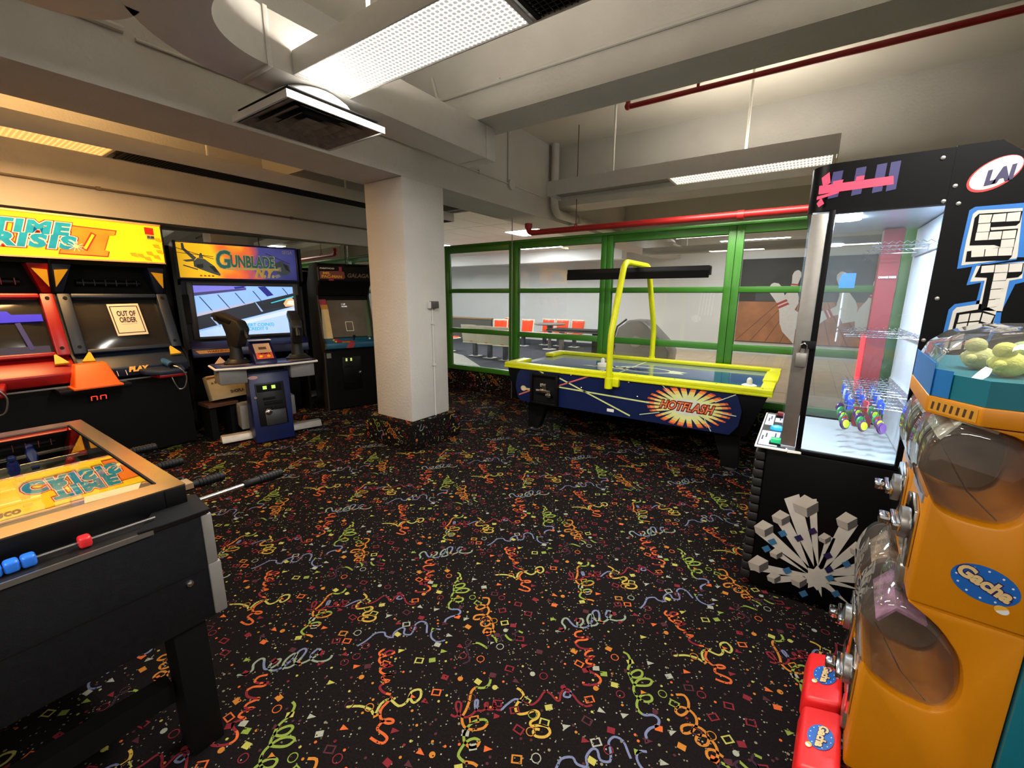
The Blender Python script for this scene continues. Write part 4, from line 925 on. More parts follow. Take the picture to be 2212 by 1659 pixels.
GT = mat('art_title', (38, 122, 140), .4); GE = mat('art_title_edge', (198, 206, 150), .4)
text('title_edge', 'G', HF, -.20, 1.865, .26, GE, mqb, .155, .12, .016, w=.0035, h=.0003); text('title', 'G', HF, -.20, 1.865, .26, GT, mqb, .135, .12, .006, w=.0045, h=.0003)
text('title_edge', 'UNBLADE', HF, .085, 1.855, .175, GE, mqb, .45, .05, .012, w=.0035, h=.0003); text('title', 'UNBLADE', HF, .085, 1.855, .175, GT, mqb, .43, .05, .005, w=.0045, h=.0003)
heli([(-.18, 1.785), (.36, 1.80), (.33, 1.775), (-.16, 1.77)], 5, GE)
text('title_edge', 'N.Y.', HF, .19, 1.74, .13, GE, mqb, .22, .35, .010, w=.0050, h=.0003)
text('title_small', 'N.Y.', HF, .19, 1.74, .13, mat('art_gold', (226, 196, 72), .4), mqb, .20, .35, .003, w=.0057, h=.0003); text('maker_text', 'SEGA', HF, .45, 1.985, .05, HL, mqb, .11, 0, .001, w=.0035)
for k in range(4): heli([(-.42 + k * .035, 1.69), (-.40 + k * .035, 1.69), (-.40 + k * .035, 1.706), (-.42 + k * .035, 1.706)], 1, mat('art_red', (190, 90, 30), .5))
for y, a in ((-.59, .01), (.52, .03)): bx('speaker_grill', BLACKM, gb, -.0, .012, y, y + .05, 1.2, 1.5)
# sloped lower console with the warning strip
part('lower_console', GBB, gb, lambda b: b.prism([(-.05, -.59, .84), (.14, -.59, .84), (.12, -.59, .93), (.02, -.59, 1.0), (-.05, -.59, 1.0)], (0, 1.165, 0)), .006)
WF2 = Frame((.132, 0, .88), (0, 1, 0), (-.02, 0, .09)); decal('warning_strip', mat('warn_orange', (206, 140, 40), .5), gb, WF2, [(-.53, 0), (-.20, 0), (-.20, .035), (-.56, .035)], .001, .001)
text('warning_text', 'WARNING', WF2, -.36, .018, .03, mat('warn_brown', (110, 60, 20), .5), gb, .20, 0, .001, w=.0022)
# base frame and foot bars
WOODB = mat('brown_board', (84, 52, 34), .6, var=.2, vscale=8); ALU = mat('foot_alu', (168, 164, 156), .4, .4, var=.08)
part('foot_bar', ALU, gb, lambda b: b.hexa([(.58, -.50, .02), (.72, -.50, .02), (.72, .47, .02), (.58, .47, .02), (.61, -.50, .085), (.69, -.50, .085), (.69, .47, .085), (.61, .47, .085)]), .006)
for y in (-.46, .42): part('leveller', BLACKM, gb, lambda b: b.cyl((.65, y, 0), (.65, y, .02), .025, n=12))
for y in (-.09, .08): part('floor_rail', ALU, gb, lambda b: b.tube([(.60, y, .05), (-.04, y * 2.5, .05)], .018, 8))
part('power_box', GREYP, gb, lambda b: b.box(.36, .60, -.30, -.11, .10, .36), .01); part('power_box', GREYP, gb, lambda b: b.box(.40, .60, .15, .24, .18, .40), .01)
# pedestal
pd = part('pedestal', GBK, gb, lambda b: b.hexa([(.60, -.235, .015), (.915, -.235, .015), (.915, .125, .015), (.60, .125, .015), (.62, -.225, .70), (.80, -.225, .72), (.80, .155, .72), (.62, .155, .70)]), .008)
DFr = Frame((.916, -.055, .02), (0, 1, 0), (-.115, 0, .70))
MB().fbox(DFr, -.125, .14, .16, .60, 0, .012).build('coin_door', BLACK, pd, .015)
for u0, u1, v0, v1 in ((-.07, .045, .425, .45), (-.065, .11, .37, .41), (-.06, .015, .325, .355), (.03, .11, .325, .355)): MB().fbox(DFr, u0, u1, v0, v1, .012, .02).build('coin_plate', BLACKM, pd, .003)
MB().fbox(DFr, -.07, .125, .16, .315, .012, .022).build('cash_door', mat('cash_door', (34, 34, 36), .45), pd, .012)
part('door_lock', CHROME, pd, lambda b: b.lathe([(.033, 0), (.033, .008), (.02, .018), (.008, .02)], DFr.p(-.035, .30, .018), 18, DFr.w)); part('lock_hole', BLACKM, pd, lambda b: b.cyl(DFr.p(-.025, .30, .036), DFr.p(-.025, .30, .04), .009, n=10))
MB().fbox(DFr, -.115, .115, .51, .585, .012, .018).build('counter_window', BLACKM, pd, .01)
for u in (-.04, .04): decal('counter_digit', emis('counter_green', (190, 230, 90), 1.0), pd, DFr, [(u - .018, .535), (u + .018, .535), (u + .018, .57), (u - .018, .57)], .001, .019)
part('key_lock', CHROME, pd, lambda b: b.cyl(DFr.p(-.135, .46, 0), DFr.p(-.135, .46, .02), .014, n=12))
decal('maker_badge', mat('badge_pink', (206, 150, 140), .5), pd, DFr, ellipse(-.13, .665, .045, .018, 18), .001, .001)
# control top with two gun turrets
part('control_top', mat('gb_indigo', (30, 22, 74), .3, var=.1), gb, lambda b: b.prism([(.56, -.50, .80), (.88, -.49, .80), (.93, -.25, .80), (.93, .14, .80), (.88, .42, .80), (.56, .45, .80)], (0, 0, .02)), .006)
part('top_edge', WHITE, gb, lambda b: b.tube([(.56, -.505, .80), (.885, -.495, .80), (.935, -.25, .80), (.935, .14, .80), (.885, .425, .80), (.56, .455, .80)], .011, 8))
part('skirt', GREYP, gb, lambda b: b.prism([(.60, -.48, .64), (.86, -.47, .64), (.86, -.235, .64), (.60, -.235, .64)], (0, 0, .158)), .012); part('skirt', GREYP, gb, lambda b: b.prism([(.60, .16, .64), (.86, .16, .64), (.86, .40, .64), (.60, .42, .64)], (0, 0, .158)), .012)
for y0, y1 in ((-.44, -.20), (.15, .38)): bx('mat_pad', mat('pad_taupe', (92, 82, 74), .8), gb, .77, .87, y0, y1, .82, .824)
hs = part('price_housing', GBB, gb, lambda b: b.prism([(.62, -.16, .82), (.90, -.16, .82), (.88, -.16, .86), (.68, -.16, 1.03), (.62, -.16, 1.04)], (0, .20, 0)), .01)
IF = Frame((.875, -.06, .868), (0, 1, 0), (-.19, 0, .16)); decal('price_card', mat('card_peach', (236, 186, 140), .6), hs, IF, [(-.075, .0), (.075, .0), (.075, .215), (-.075, .215)], .001, .001)
decal('card_red', mat('card_red', (214, 84, 60), .6), hs, IF, [(-.075, .0), (.075, .0), (.075, .085), (-.075, .085)], .001, .0022); decal('card_print', mat('card_brown', (120, 76, 56), .6), hs, IF, [(-.035, .13), (.035, .13), (.035, .165), (-.035, .165)], .001, .0022); text('card_text', '1 START 2', IF, 0, .068, .022, BLACKM, hs, .1, 0, .001, w=.0034)
for u in (-.035, .035): part('start_button', mat('button_amber', (246, 176, 40), .3), hs, lambda b: b.lathe([(.018, 0), (.016, .008), (.006, .011)], IF.p(u, .03, .003), 14, IF.w))
MB().box(.62, .70, -.165, .045, 1.035, 1.045).build('housing_cap', WHITE, hs, .004)
GUNM = mat('gun_dark', (26, 26, 24), .5, .2, var=.15)
for y, yaw, px_ in ((-.28, .45, 0), (.29, -.15, 1)):
    tu = part('gun_turret', GUNM, gb, lambda b: b.lathe([(.115, 0), (.12, .015), (.095, .03), (.08, .05)], (.69, y, .82), 20))
    part('turret_post', GUNM, tu, lambda b: b.lathe([(.065, 0), (.055, .08), (.05, .16)], (.69, y, .865), 16))
    c, s = math.cos(yaw), math.sin(yaw)
    X = lambda a, b_, z: (.69 - a * c + b_ * s * 0 - b_ * s, y - a * s + b_ * c, z)
    prof = [(.22, 1.31), (.22, 1.25), (.10, 1.21), (.06, 1.12), (.05, .99), (-.09, .99), (-.14, 1.08), (-.18, 1.17), (-.13, 1.25), (.0, 1.285), (.14, 1.335)]
    K = MB().prism([X(a, -.05, z) for a, z in prof], Vector(X(0, .05, 0)) - Vector(X(0, -.05, 0))); K.build('gun_body', GUNM, tu, .016)
    MB().tube([X(.19, 0, 1.285), X(.26, 0, 1.30)], .028, 10).build('gun_barrel', GUNM, tu)
    MB().prism([X(a, -.056, z) for a, z in ((.16, 1.30), (.15, 1.26), (-.02, 1.215), (-.06, 1.25))], Vector(X(0, .056, 0)) - Vector(X(0, -.056, 0))).build('gun_side_plate', BLACK, tu, .004)
    MB().tube([X(-.16, 0, 1.16), X(-.20, 0, 1.08)], .02, 10).build('gun_grip', GUNM, tu)
part('warning_plate', mat('plate_tan', (226, 180, 130), .5), gb, lambda b: b.prism([(.60, -.46, .825), (.60, -.36, .825), (.60, -.41, .89)], (.02, 0, .0)))
cd = thing('cardboard_carton', 'pale printed carton leaning on a brown board behind the gun pedestal', 'carton', (-5.1, 1.95, .38))
CARD = mat('carton', (176, 160, 124), .8, var=.06); CF2 = Frame((-4.99, 1.80, .42), (.12, .99, .05), (-.25, -.05, 1))
MB().fbox(CF2, 0, .34, 0, .26, -.16, 0).build('box', CARD, cd, .003)
decal('flap_stripe', mat('carton_brown', (120, 70, 36), .7), cd, CF2, [(0, .225), (.34, .245), (.34, .258), (0, .245)], .001, .0005)
text('carton_text', 'SHOPLA', CF2, .24, .06, .045, mat('carton_ink', (70, 60, 48), .7), cd, .13, 0, .002, w=.001); text('carton_text', 'A SHOPLA', CF2, .10, .19, .03, mat('carton_ink2', (96, 84, 66), .7), cd, .15, 0, .001, rot=.15, w=.001)
sb = thing('storage_board', 'brown wooden board on blocks carrying the printed carton', 'board', (-5.1, 2.0, 0))
bx('board', WOODB, sb, -5.22, -4.95, 1.74, 2.02, .355, .385)
for y in (1.76, 1.95): bx('block', BLACKM, sb, -5.2, -5.0, y, y + .06, 0, .355)

# ------------------------------------------------------------------ dark upright cabinet (turned 20 degrees)
pc = thing('upright_arcade_cabinet', 'dark upright arcade cabinet with a blue control panel beside the column', 'arcade cabinet', (-5.02, 3.11, 0), R(-20))
SIDEP = mat('walnut_black', (40, 34, 28), .45, var=.1); pp = [(-.72, 0), (-.03, 0), (-.03, .78), (.07, .83), (.065, .90), (-.02, .96), (-.17, 1.50), (-.12, 1.60), (-.01, 1.68), (-.02, 1.84), (-.08, 1.90), (-.45, 1.90), (-.72, 1.66)]
for y in (0, .645): part('side_panel', SIDEP, pc, lambda b: b.prism([(x, y, z) for x, z in pp], (0, .018, 0)))
bx('back_panel', BLACKM, pc, -.72, -.70, .018, .645, .01, 1.66); bx('front_panel', BLACK, pc, -.06, -.04, .018, .645, .02, .82)
part('top_panel', BLACKM, pc, lambda b: b.prism([(-.45, .018, 1.88), (-.08, .018, 1.88), (-.09, .018, 1.895), (-.45, .018, 1.895)], (0, .627, 0)))
part('control_panel', mat('pac_blue', (18, 84, 118), .35, var=.1), pc, lambda b: b.prism([(-.04, .018, .80), (.06, .018, .83), (.055, .018, .895), (-.05, .018, .955)], (0, .627, 0)), .004)
CPF = Frame((.055, .018, .895), (0, 1, 0), (-.105, 0, .06)); PRED = mat('pac_red', (150, 34, 52), .45)
decal('panel_art', PRED, pc, CPF, [(.12, .10), (.17, .10), (.19, .05), (.34, .045), (.36, .0), (.30, .0), (.14, .02)], .001, .0005); decal('panel_art', PRED, pc, Frame((.061, .018, .83), (0, 1, 0), (-.005, 0, .065)), [(.24, 0), (.33, 0), (.36, .062), (.28, .062)], .001, .0005)
for u, v in ((.11, .07), (.13, .035)): part('start_button', mat('button_gold', (226, 176, 60), .3), pc, lambda b: b.lathe([(.014, 0), (.012, .008), (.004, .01)], CPF.p(u, v, .001), 12, CPF.w))
part('joystick', BLACKM, pc, lambda b: b.tube([tuple(CPF.p(.36, .06, 0)), tuple(CPF.p(.36, .062, .05))], .007, 8)); part('joystick_ball', BLACKM, pc, lambda b: b.ball(CPF.p(.36, .062, .058), .018)); part('fire_button', WHITE, pc, lambda b: b.lathe([(.014, 0), (.012, .01), (.004, .012)], CPF.p(.57, .07, .001), 12, CPF.w))
text('panel_text', 'GALAGA', CPF, .25, .018, .02, mat('gold_print', (196, 150, 50), .5), pc, .1, 0, .001, w=.002)
VF = Frame((-.045, .018, .955), (0, 1, 0), (-.145, 0, .54)); L = .56
MB().fbox(VF, 0, .627, 0, L, -.03, -.012).build('screen_back', BLACKM, pc)
pg = mat('pac_glass_sheen', (92, 88, 82), .12, var=.2, vscale=3)  # grey base colour stands in for the room reflected in the screen
MB().fbox(VF, .10, .60, .01, .50, -.012, -.008).build('screen', pg, pc)
decal('bezel_art', mat('bezel_cream', (206, 184, 130), .4), pc, VF, [(0, .0), (.115, .0), (.105, .38), (.02, .38)], .002, -.008); decal('bezel_art', mat('bezel_gold', (176, 128, 40), .4), pc, VF, [(.02, .38), (.105, .38), (.10, .44), (.01, .44)], .002, -.008); decal('bezel_art', PRED, pc, VF, [(.01, .44), (.10, .44), (.09, .51), (.0, .51)], .002, -.008); decal('bezel_art', mat('bezel_green', (70, 96, 60), .4), pc, VF, [(.56, .0), (.627, .0), (.627, .5), (.575, .5)], .002, -.008)
SW = emis('score_white', (206, 206, 206), .8); text('screen_text', '1 UP', VF, .30, .445, .026, SW, pc, .05, 0, .001, w=-.006); text('screen_text', 'SCORE', VF, .31, .415, .022, SW, pc, .07, 0, .001, w=-.006)
for q in ((.30, .09, .39, .09), (.295, .21, .385, .21), (.30, .09, .295, .21), (.39, .09, .385, .21)): decal('screen_frame_line', emis('line_cream', (196, 190, 150), .7), pc, VF, strip(*q, .004), .0006, -.007)
part('marquee', BLACKM, pc, lambda b: b.box(-.14, -.012, .018, .645, 1.675, 1.86), .003)
UF = Frame((-.0115, .018, 0), (0, 1, 0), (0, 0, 1))
text('maker_text', 'namco', UF, .10, 1.83, .035, mat('print_pale', (196, 196, 190), .5), pc, .17, 0, .001, w=.001)
decal('marquee_art', mat('art_brick', (120, 52, 36), .5), pc, UF, [(.01, 1.70), (.29, 1.70), (.31, 1.72), (.30, 1.79), (.26, 1.80), (.01, 1.79)], .001, .0006); decal('marquee_art', PRED, pc, UF, [(.24, 1.79), (.275, 1.79), (.275, 1.85), (.24, 1.85)], .001, .0006); decal('marquee_art', PRED, pc, UF, [(.11, 1.68), (.17, 1.68), (.17, 1.72), (.11, 1.72)], .001, .0006)
GP = mat('title_gold', (214, 160, 40), .5); text('title_text', 'MS.', UF, .09, 1.768, .04, GP, pc, .09, 0, .002, w=.002); text('title_text', 'PAC-MAN', UF, .15, 1.728, .045, GP, pc, .24, 0, .002, w=.002); text('title_text', 'GALAGA', UF, .47, 1.745, .07, mat('title_brown', (110, 84, 66), .5), pc, .27, .2, .002, w=.002)
part('marquee_lip', BLACKM, pc, lambda b: b.prism([(-.17, .018, 1.50), (-.12, .018, 1.60), (-.02, .018, 1.672), (-.14, .018, 1.672)], (0, .627, 0)))
FPn = Frame((-.0395, .018, 0), (0, 1, 0), (0, 0, 1))
MB().fbox(FPn, .20, .44, .26, .70, 0, .008).build('coin_door', BLACK, pc, .006)
for u in (.255, .315): decal('counter_digit', emis('counter_lime', (196, 214, 120), .9), pc, FPn, [(u - .011, .645), (u + .011, .645), (u + .011, .685), (u - .011, .685)], .001, .009)
part('door_lock', CHROME, pc, lambda b: b.lathe([(.02, 0), (.018, .01), (.006, .014)], FPn.p(.42, .48, .008), 14, FPn.w)); MB().fbox(FPn, .22, .33, .56, .58, .008, .014).build('coin_plate', BLACKM, pc); MB().fbox(FPn, .24, .35, .36, .365, .008, .012).build('coin_return', BLACKM, pc)
decal('side_sticker', mat('sticker_grey', (120, 124, 118), .6), pc, FPn, [(.015, .70), (.07, .70), (.07, .765), (.015, .765)], .001, .001)

# ------------------------------------------------------------------ foosball table
ftb = thing('foosball_table', 'black foosball table with a glass top, rods and score beads', 'foosball table', (-2.15, .06, 0))
LEATH = mat('black_cabinet_vinyl', (17, 18, 21), .6, var=.25, vscale=60, bump=.15, bscale=250, spec=.2); GLOSS = mat('gloss_black', (20, 17, 15), .10, var=.1, coat=.8)
YB0, YB1 = -.34, .455
bx('end_wall', LEATH, ftb, -1.56, -1.47, YB0, YB1, .48, .835, .006); bx('end_wall', LEATH, ftb, -2.86, -2.77, YB0, YB1, .48, .835, .006)
bx('side_wall', LEATH, ftb, -2.77, -1.56, YB1 - .05, YB1, .48, .835, .004); bx('side_wall', LEATH, ftb, -2.77, -1.56, YB0, YB0 + .05, .48, .835, .004)
bx('seam', BLACKM, ftb, -1.469, -1.467, YB0 + .01, YB1 - .01, .655, .658)
bx('ledge', mat('ledge_black', (26, 24, 24), .3, var=.1), ftb, -1.60, -1.462, YB0, YB1 + .02, .835, .845, .003); part('edge_trim', STEEL, ftb, lambda b: b.box(-1.464, -1.458, YB0, YB1 - .12, .832, .846))
part('corner_guard', BLACKM, ftb, lambda b: b.prism([(-1.46, .30, .846), (-1.452, .36, .846), (-1.452, .475, .846), (-1.60, .49, .846), (-1.62, .47, .846), (-1.56, .36, .846)], (0, 0, .008)), .002)
PLAYF = mat('playfield', (128, 122, 100), .45, var=.08); bx('playfield', PLAYF, ftb, -2.77, -1.56, YB0 + .05, YB1 - .05, .745, .76)
for x in (-2.3, -2.0): bx('field_line', mat('field_white', (206, 206, 190), .5), ftb, x, x + .012, YB0 + .05, YB1 - .05, .76, .7615)
# glass lid with its gloss frame
FR = [(-2.80, -1.56, YB1 - .055, YB1 + .0), (-2.80, -1.56, YB0, YB0 + .055), (-1.635, -1.56, YB0 + .055, YB1 - .055), (-2.80, -2.72, YB0 + .055, YB1 - .055)]
LIDM = mat('lid_metal', (158, 142, 124), .18, .9, var=.05)
for q in FR: bx('lid_frame', BLACK, ftb, *q, .837, .911, .003); bx('lid_trim', LIDM, ftb, *q, .911, .915)
for q in ((-2.72, -1.635, YB1 - .058, YB1 - .052), (-2.72, -1.635, YB0 + .052, YB0 + .058)): bx('lid_seal', BLACKM, ftb, *q, .915, .9165)
bx('lid_glass', GLASSTOP, ftb, -2.722, -1.633, YB0 + .053, YB1 - .053, .906, .912)
decal('lid_tape', mat('tape_tan', (176, 150, 112), .4), ftb, FZ(.9125), [(-1.70, .25), (-1.645, .24), (-1.64, .36), (-1.69, .38)], .0006)
RODM = CHROME; RUB = mat('grip_rubber', (8, 8, 9), .55, spec=.2); MRED = mat('man_red', (176, 30, 26), .4); MBLU = mat('man_blue', (22, 40, 110), .4)
men = {1: 3, 2: 2, 3: 3, 4: 5, 5: 5, 6: 3, 7: 2, 8: 3}
def man_mesh(m_):
    b = MB(); b.tube([(0, 0, -.055), (0, 0, -.035), (0, 0, 0), (0, 0, .025)], [.013, .011, .02, .014], 8); b.ball((0, 0, .038), .014, n=8, m=6); b.box(-.014, .02, -.011, .011, -.064, -.05)
    o = b.build('man', m_, None, .0); col.objects.unlink(o); return o.data
MM = [man_mesh(MRED), man_mesh(MBLU)]
for k in range(1, 9):
    x = -1.60 - (k - 1) * .15; right = k in (1, 2, 4, 6); red = right
    pull = .17 if k == 1 else (.03 if k == 2 else .0)
    y1 = (YB1 + .02 + pull) if right else YB1 + .03; y0 = YB0 - .10 if right else YB0 - .02
    z = .83
    rod = part('rod', RODM, ftb, lambda b: b.cyl((x, y0, z), (x, y1, z), .008, n=10))
    s = 1 if right else -1; e = y1 if right else y0
    part('handle', RUB, rod, lambda b: b.lathe([(.011, -.01), (.014, 0), (.0155, .015), (.014, .03), (.016, .06), (.0165, .10), (.0155, .125), (.008, .13)], (x, e, z), 14, (0, s, 0)))
    if right:
        hg = MB()
        for q in range(7): hg.cyl((x, e + .045 + q * .011, z), (x, e + .050 + q * .011, z), .0178, n=14)
        hg.build('grip_ribs', RUB, rod)
    part('bearing', BLACKM, rod, lambda b: b.cyl((x, YB1, z), (x, YB1 + .012, z), .022, n=14))
    n = men[k]
    for q in range(n):
        yy = YB0 + .055 + (q + .5 + (.18 if red else -.1)) * (YB1 - YB0 - .11) / n
        o = bpy.data.objects.new('man', MM[0 if red else 1]); col.objects.link(o); o.parent = rod; o.location = Vector((x, yy, z)) - OFF[ftb.name]
        o.rotation_euler = (0, R(18 * ((k * 3 + 1) % 5 - 2)), 0)
part('bead_rod', STEEL, ftb, lambda b: b.cyl((-1.505, YB0 + .04, .862), (-1.505, YB1 - .10, .862), .003, n=8))
for y, m_ in ((.205, mat('bead_red', (206, 40, 44), .3)), (.105, mat('bead_blue', (40, 110, 214), .3)), (.077, MATS.get('bead_blue')), (.049, MATS.get('bead_blue')), (.021, MATS.get('bead_blue')), (-.19, mat('bead_red', (206, 40, 44), .3)), (-.218, MATS.get('bead_red'))):
    part('score_bead', m_ or mat('bead_blue', (40, 110, 214), .3), ftb, lambda b: b.box(-1.521, -1.489, y - .013, y + .013, .847, .877), .007, 3)
LG = mat('leg_black', (8, 8, 9), .6, var=.1, spec=.2)
for x0, x1, ya, yb in ((-1.61, -1.50, .345, .435), (-1.61, -1.50, -.32, -.22), (-2.83, -2.67, .335, .435), (-2.83, -2.67, -.32, -.22)): bx('leg', LG, ftb, x0, x1, ya, yb, 0, .48, .006)
bx('stretcher', LG, ftb, -1.61, -1.55, -.22, .335, .20, .27); bx('stretcher', LG, ftb, -2.78, -2.72, -.22, .335, .20, .27)
bx('corner_plate', GREYP, ftb, -1.545, -1.468, YB1 - .002, YB1 + .028, .66, .832, .006); bx('corner_plate', GREYP, ftb, -1.55, -1.466, YB1 - .002, YB1 + .034, .485, .665, .006)
part('corner_bolt', CHROME, ftb, lambda b: b.lathe([(.011, 0), (.009, .006), (.003, .009)], (-1.47, .40, .63), 12, (1, 0, 0)))
bx('wood_bracket', mat('wood_chip', (150, 120, 90), .7), ftb, -1.78, -1.72, YB1, YB1 + .07, .83, .85)
# ------------------------------------------------------------------ prize machine
YS = 2.35
pm = thing('prize_machine', 'tall black prize vending machine with a lit glass case of small toys', 'prize machine', (.45, 2.72, 0))
MBLK = mat('machine_black', (5, 5, 6), .4, var=.1, spec=.12)
bx('base_cabinet', MBLK, pm, -.085, 1.12, YS, 3.10, .03, .77, .008)
for k in range(15): bx('front_rib', mat('rib_black', (16, 16, 17), .5, var=.1), pm, -.132, -.086, YS + .005, 3.09, .045 + k * .047, .045 + k * .047 + .043, .008)
for x in (.0, 1.0): part('foot', BLACKM, pm, lambda b: b.cyl((x, 2.45, 0), (x, 2.45, .03), .03, n=12)); part('foot', BLACKM, pm, lambda b: b.cyl((x, 3.0, 0), (x, 3.0, .03), .03, n=12))
bx('rear_case', MBLK, pm, .43, 1.12, YS + .012, 3.10, .772, 1.80, .004)
part('side_panel', MBLK, pm, lambda b: b.prism([(.388, YS, .772), (1.12, YS, .772), (1.12, YS, 1.84), (.66, YS, 1.92), (.505, YS, 2.05), (.388, YS, 2.05)], (0, .011, 0)))
part('top_case', MBLK, pm, lambda b: b.prism([(.43, YS + .012, 1.80), (1.12, YS + .012, 1.80), (1.12, YS + .012, 1.835), (.66, YS + .012, 1.915), (.505, YS + .012, 2.045), (.43, YS + .012, 2.045)], (0, .73, 0)))
# header with a rounded front corner
hp = [(.386, YS + .001), (.43, YS + .001), (.43, 3.09), (-.05, 3.09)] + [(-.05 + .09 * (1 - math.cos(t)), YS + .001 + .09 * (1 - math.sin(t))) for t in [i * math.pi / 16 for i in range(9)]]
part('header', MBLK, pm, lambda b: b.prism([(x, y, 1.862) for x, y in hp], (0, 0, .185)))
bx('corner_post', MBLK, pm, .030, .052, YS, YS + .03, .772, 1.862, .003); bx('corner_post', MBLK, pm, .030, .052, 3.06, 3.09, .772, 1.862, .003)
bx('door_stile', STEEL, pm, -.032, .028, YS + .002, YS + .016, .80, 1.85, .002); bx('sill', MBLK, pm, .052, .388, YS, YS + .02, .772, .79, .002); bx('header_rail', MBLK, pm, .052, .388, YS, YS + .02, 1.848, 1.862)
PG = thin_glass('case_glass', (.96, .985, .99), haze=.02, hazecol=(190, 205, 215))
bx('side_glass', PG, pm, .052, .388, YS + .008, YS + .013, .79, 1.848); bx('rear_glass', PG, pm, .052, .42, 3.07, 3.075, .80, 1.848); bx('front_glass', PG, pm, -.04, -.035, YS + .03, 3.06, .80, 1.85)
bx('case_floor', emis('case_floor_glow', (214, 226, 236), .12), pm, -.03, .425, YS + .022, 3.065, .772, .792)  # floor is no lamp; faint emission stands in for case light on it
INW = mat('case_white', (206, 216, 226), .4, var=.05); bx('back_board', INW, pm, .418, .43, YS + .03, 3.06, .80, 1.84)
bx('case_ceiling', mat('case_metal', (176, 186, 200), .3, .6), pm, -.03, .425, YS + .022, 3.06, 1.845, 1.86)
lp = part('case_lamp', emis('case_lamp', (220, 236, 255), 190.0), pm, lambda b: b.lathe([(.05, 0), (.05, .006)], (.10, 2.50, 1.836), 20)); bx('case_tube', emis('case_tube', (214, 232, 255), 26.0), pm, .395, .412, YS + .035, YS + .05, .85, 1.80)
ld = bpy.data.lights.new('case_light', 'AREA'); ld.size = .08; ld.shape = 'DISK'; ld.energy = 9.0; ld.color = lin((226, 240, 255)); lo = bpy.data.objects.new('case_light', ld); col.objects.link(lo); lo.parent = pm; lo.location = Vector((.10, 2.50, 1.83)) - OFF[pm.name]
bx('red_mast', mat('mast_red', (112, 12, 18), .4), pm, .28, .36, 2.96, 3.04, .80, 1.84); bx('red_lamp_strip', emis('red_strip', (255, 26, 40), 1.2), pm, .262, .279, 2.97, 3.03, 1.02, 1.30)
text('mast_text', 'CHANGE PRIZES', Frame((.279, 2.955, 1.5), (1, 0, 0), (0, 0, 1)), .04, .1, .014, WHITE, pm, .07, 0, .0005, w=.006)
# key column: pale card with ring marks
KF = Frame((.417, 0, 0), (0, -1, 0), (0, 0, 1)); RING = mat('ring_grey', (120, 130, 140), .4)
for k in range(8):
    for yy in (2.42, 2.48):
        P, Q = ellipse(-yy, .88 + k * .052, .017, .013, 14), ellipse(-yy, .88 + k * .052, .011, .008, 14)
        for i in range(14): decal('ring_print', RING, pm, KF, [P[i], P[(i + 1) % 14], Q[(i + 1) % 14], Q[i]], .0005, .0006)
# hook rails and hooks
HKM = CHROME
def hook(z, y, ln, zig=True):
    p = [(.417 - i * .012, y + (.006 if i % 2 else -.006), z + (.010 if i % 2 else 0)) for i in range(int(ln / .012))]
    part('hook', HKM, pm, lambda b: b.tube([(.417, y, z - .008), (.417 - ln, y, z - .008)], .0022, 6)); part('hook_coil', HKM, pm, lambda b: b.tube(p, .0016, 5))
for z, ys, ln in ((1.72, (2.44, 2.62, 2.85), .22), (1.335, (2.44, 2.56, 2.75, 2.9), .26), (1.075, (2.46, 2.53, 2.60, 2.67, 2.74, 2.81, 2.88), .22), (1.02, (2.44, 2.52, 2.60, 2.70, 2.80), .22)):
    bx('hook_rail', mat('clear_rail', (190, 200, 210), .15, .4), pm, .405, .417, YS + .05, 3.0, z - .02, z + .008)
    for y in ys: hook(z, y, ln)
# the control shelf
bx('control_shelf', WHITE, pm, -.138, .0, YS - .015, 3.07, .772, .782, .004); part('shelf_ear', WHITE, pm, lambda b: b.prism([(.0, YS - .015, .772), (.055, YS - .006, .772), (.05, YS - .001, .772), (.0, YS - .001, .772)], (0, 0, .010)))
bx('shelf_print', mat('shelf_dark', (26, 28, 40), .35), pm, -.13, -.008, YS, 3.055, .782, .7835); LBL = mat('shelf_label', (206, 210, 232), .5); CFz = FZ(.7835)
decal('label', LBL, pm, CFz, [(-.125, 2.36), (-.045, 2.36), (-.04, 2.63), (-.125, 2.63)], .0005); decal('label', LBL, pm, CFz, [(-.125, 2.76), (-.085, 2.76), (-.085, 3.03), (-.125, 3.03)], .0005); decal('label', LBL, pm, CFz, [(-.08, 2.85), (-.035, 2.85), (-.035, 2.95), (-.08, 2.95)], .0005)
for y0, y1 in ((2.42, 2.52), (2.86, 2.94)): decal('small_label', LBL, pm, CFz, [(-.03, y0), (-.015, y0), (-.015, y1), (-.03, y1)], .0005)
for u, v in ((-.115, 2.45), (-.1, 2.5), (-.06, 2.52), (-.11, 2.85), (-.1, 2.9), (-.055, 2.9)): decal('label_text', INK, pm, CFz, strip(u, v, u, v + .08, .006), .0004, .0006)
def button(y, c, s, r=.022, sq=False):
    m_ = emis('button_%d' % int(y * 100), c, s)
    if sq: part('button', m_, pm, lambda b: b.box(-.075, -.03, y - .02, y + .02, .79, .812), .004); bx('button_bezel', BLACKM, pm, -.08, -.025, y - .028, y + .026, .7835, .79)
    else: part('button', m_, pm, lambda b: b.lathe([(.034, 0), (.034, .006), (.028, .016), (.012, .022)], (-.06, y, .7835), 20))
button(2.41, (30, 190, 120), .8, sq=True); button(2.69, (30, 170, 226), .9); button(3.0, (120, 24, 26), .5, sq=True)
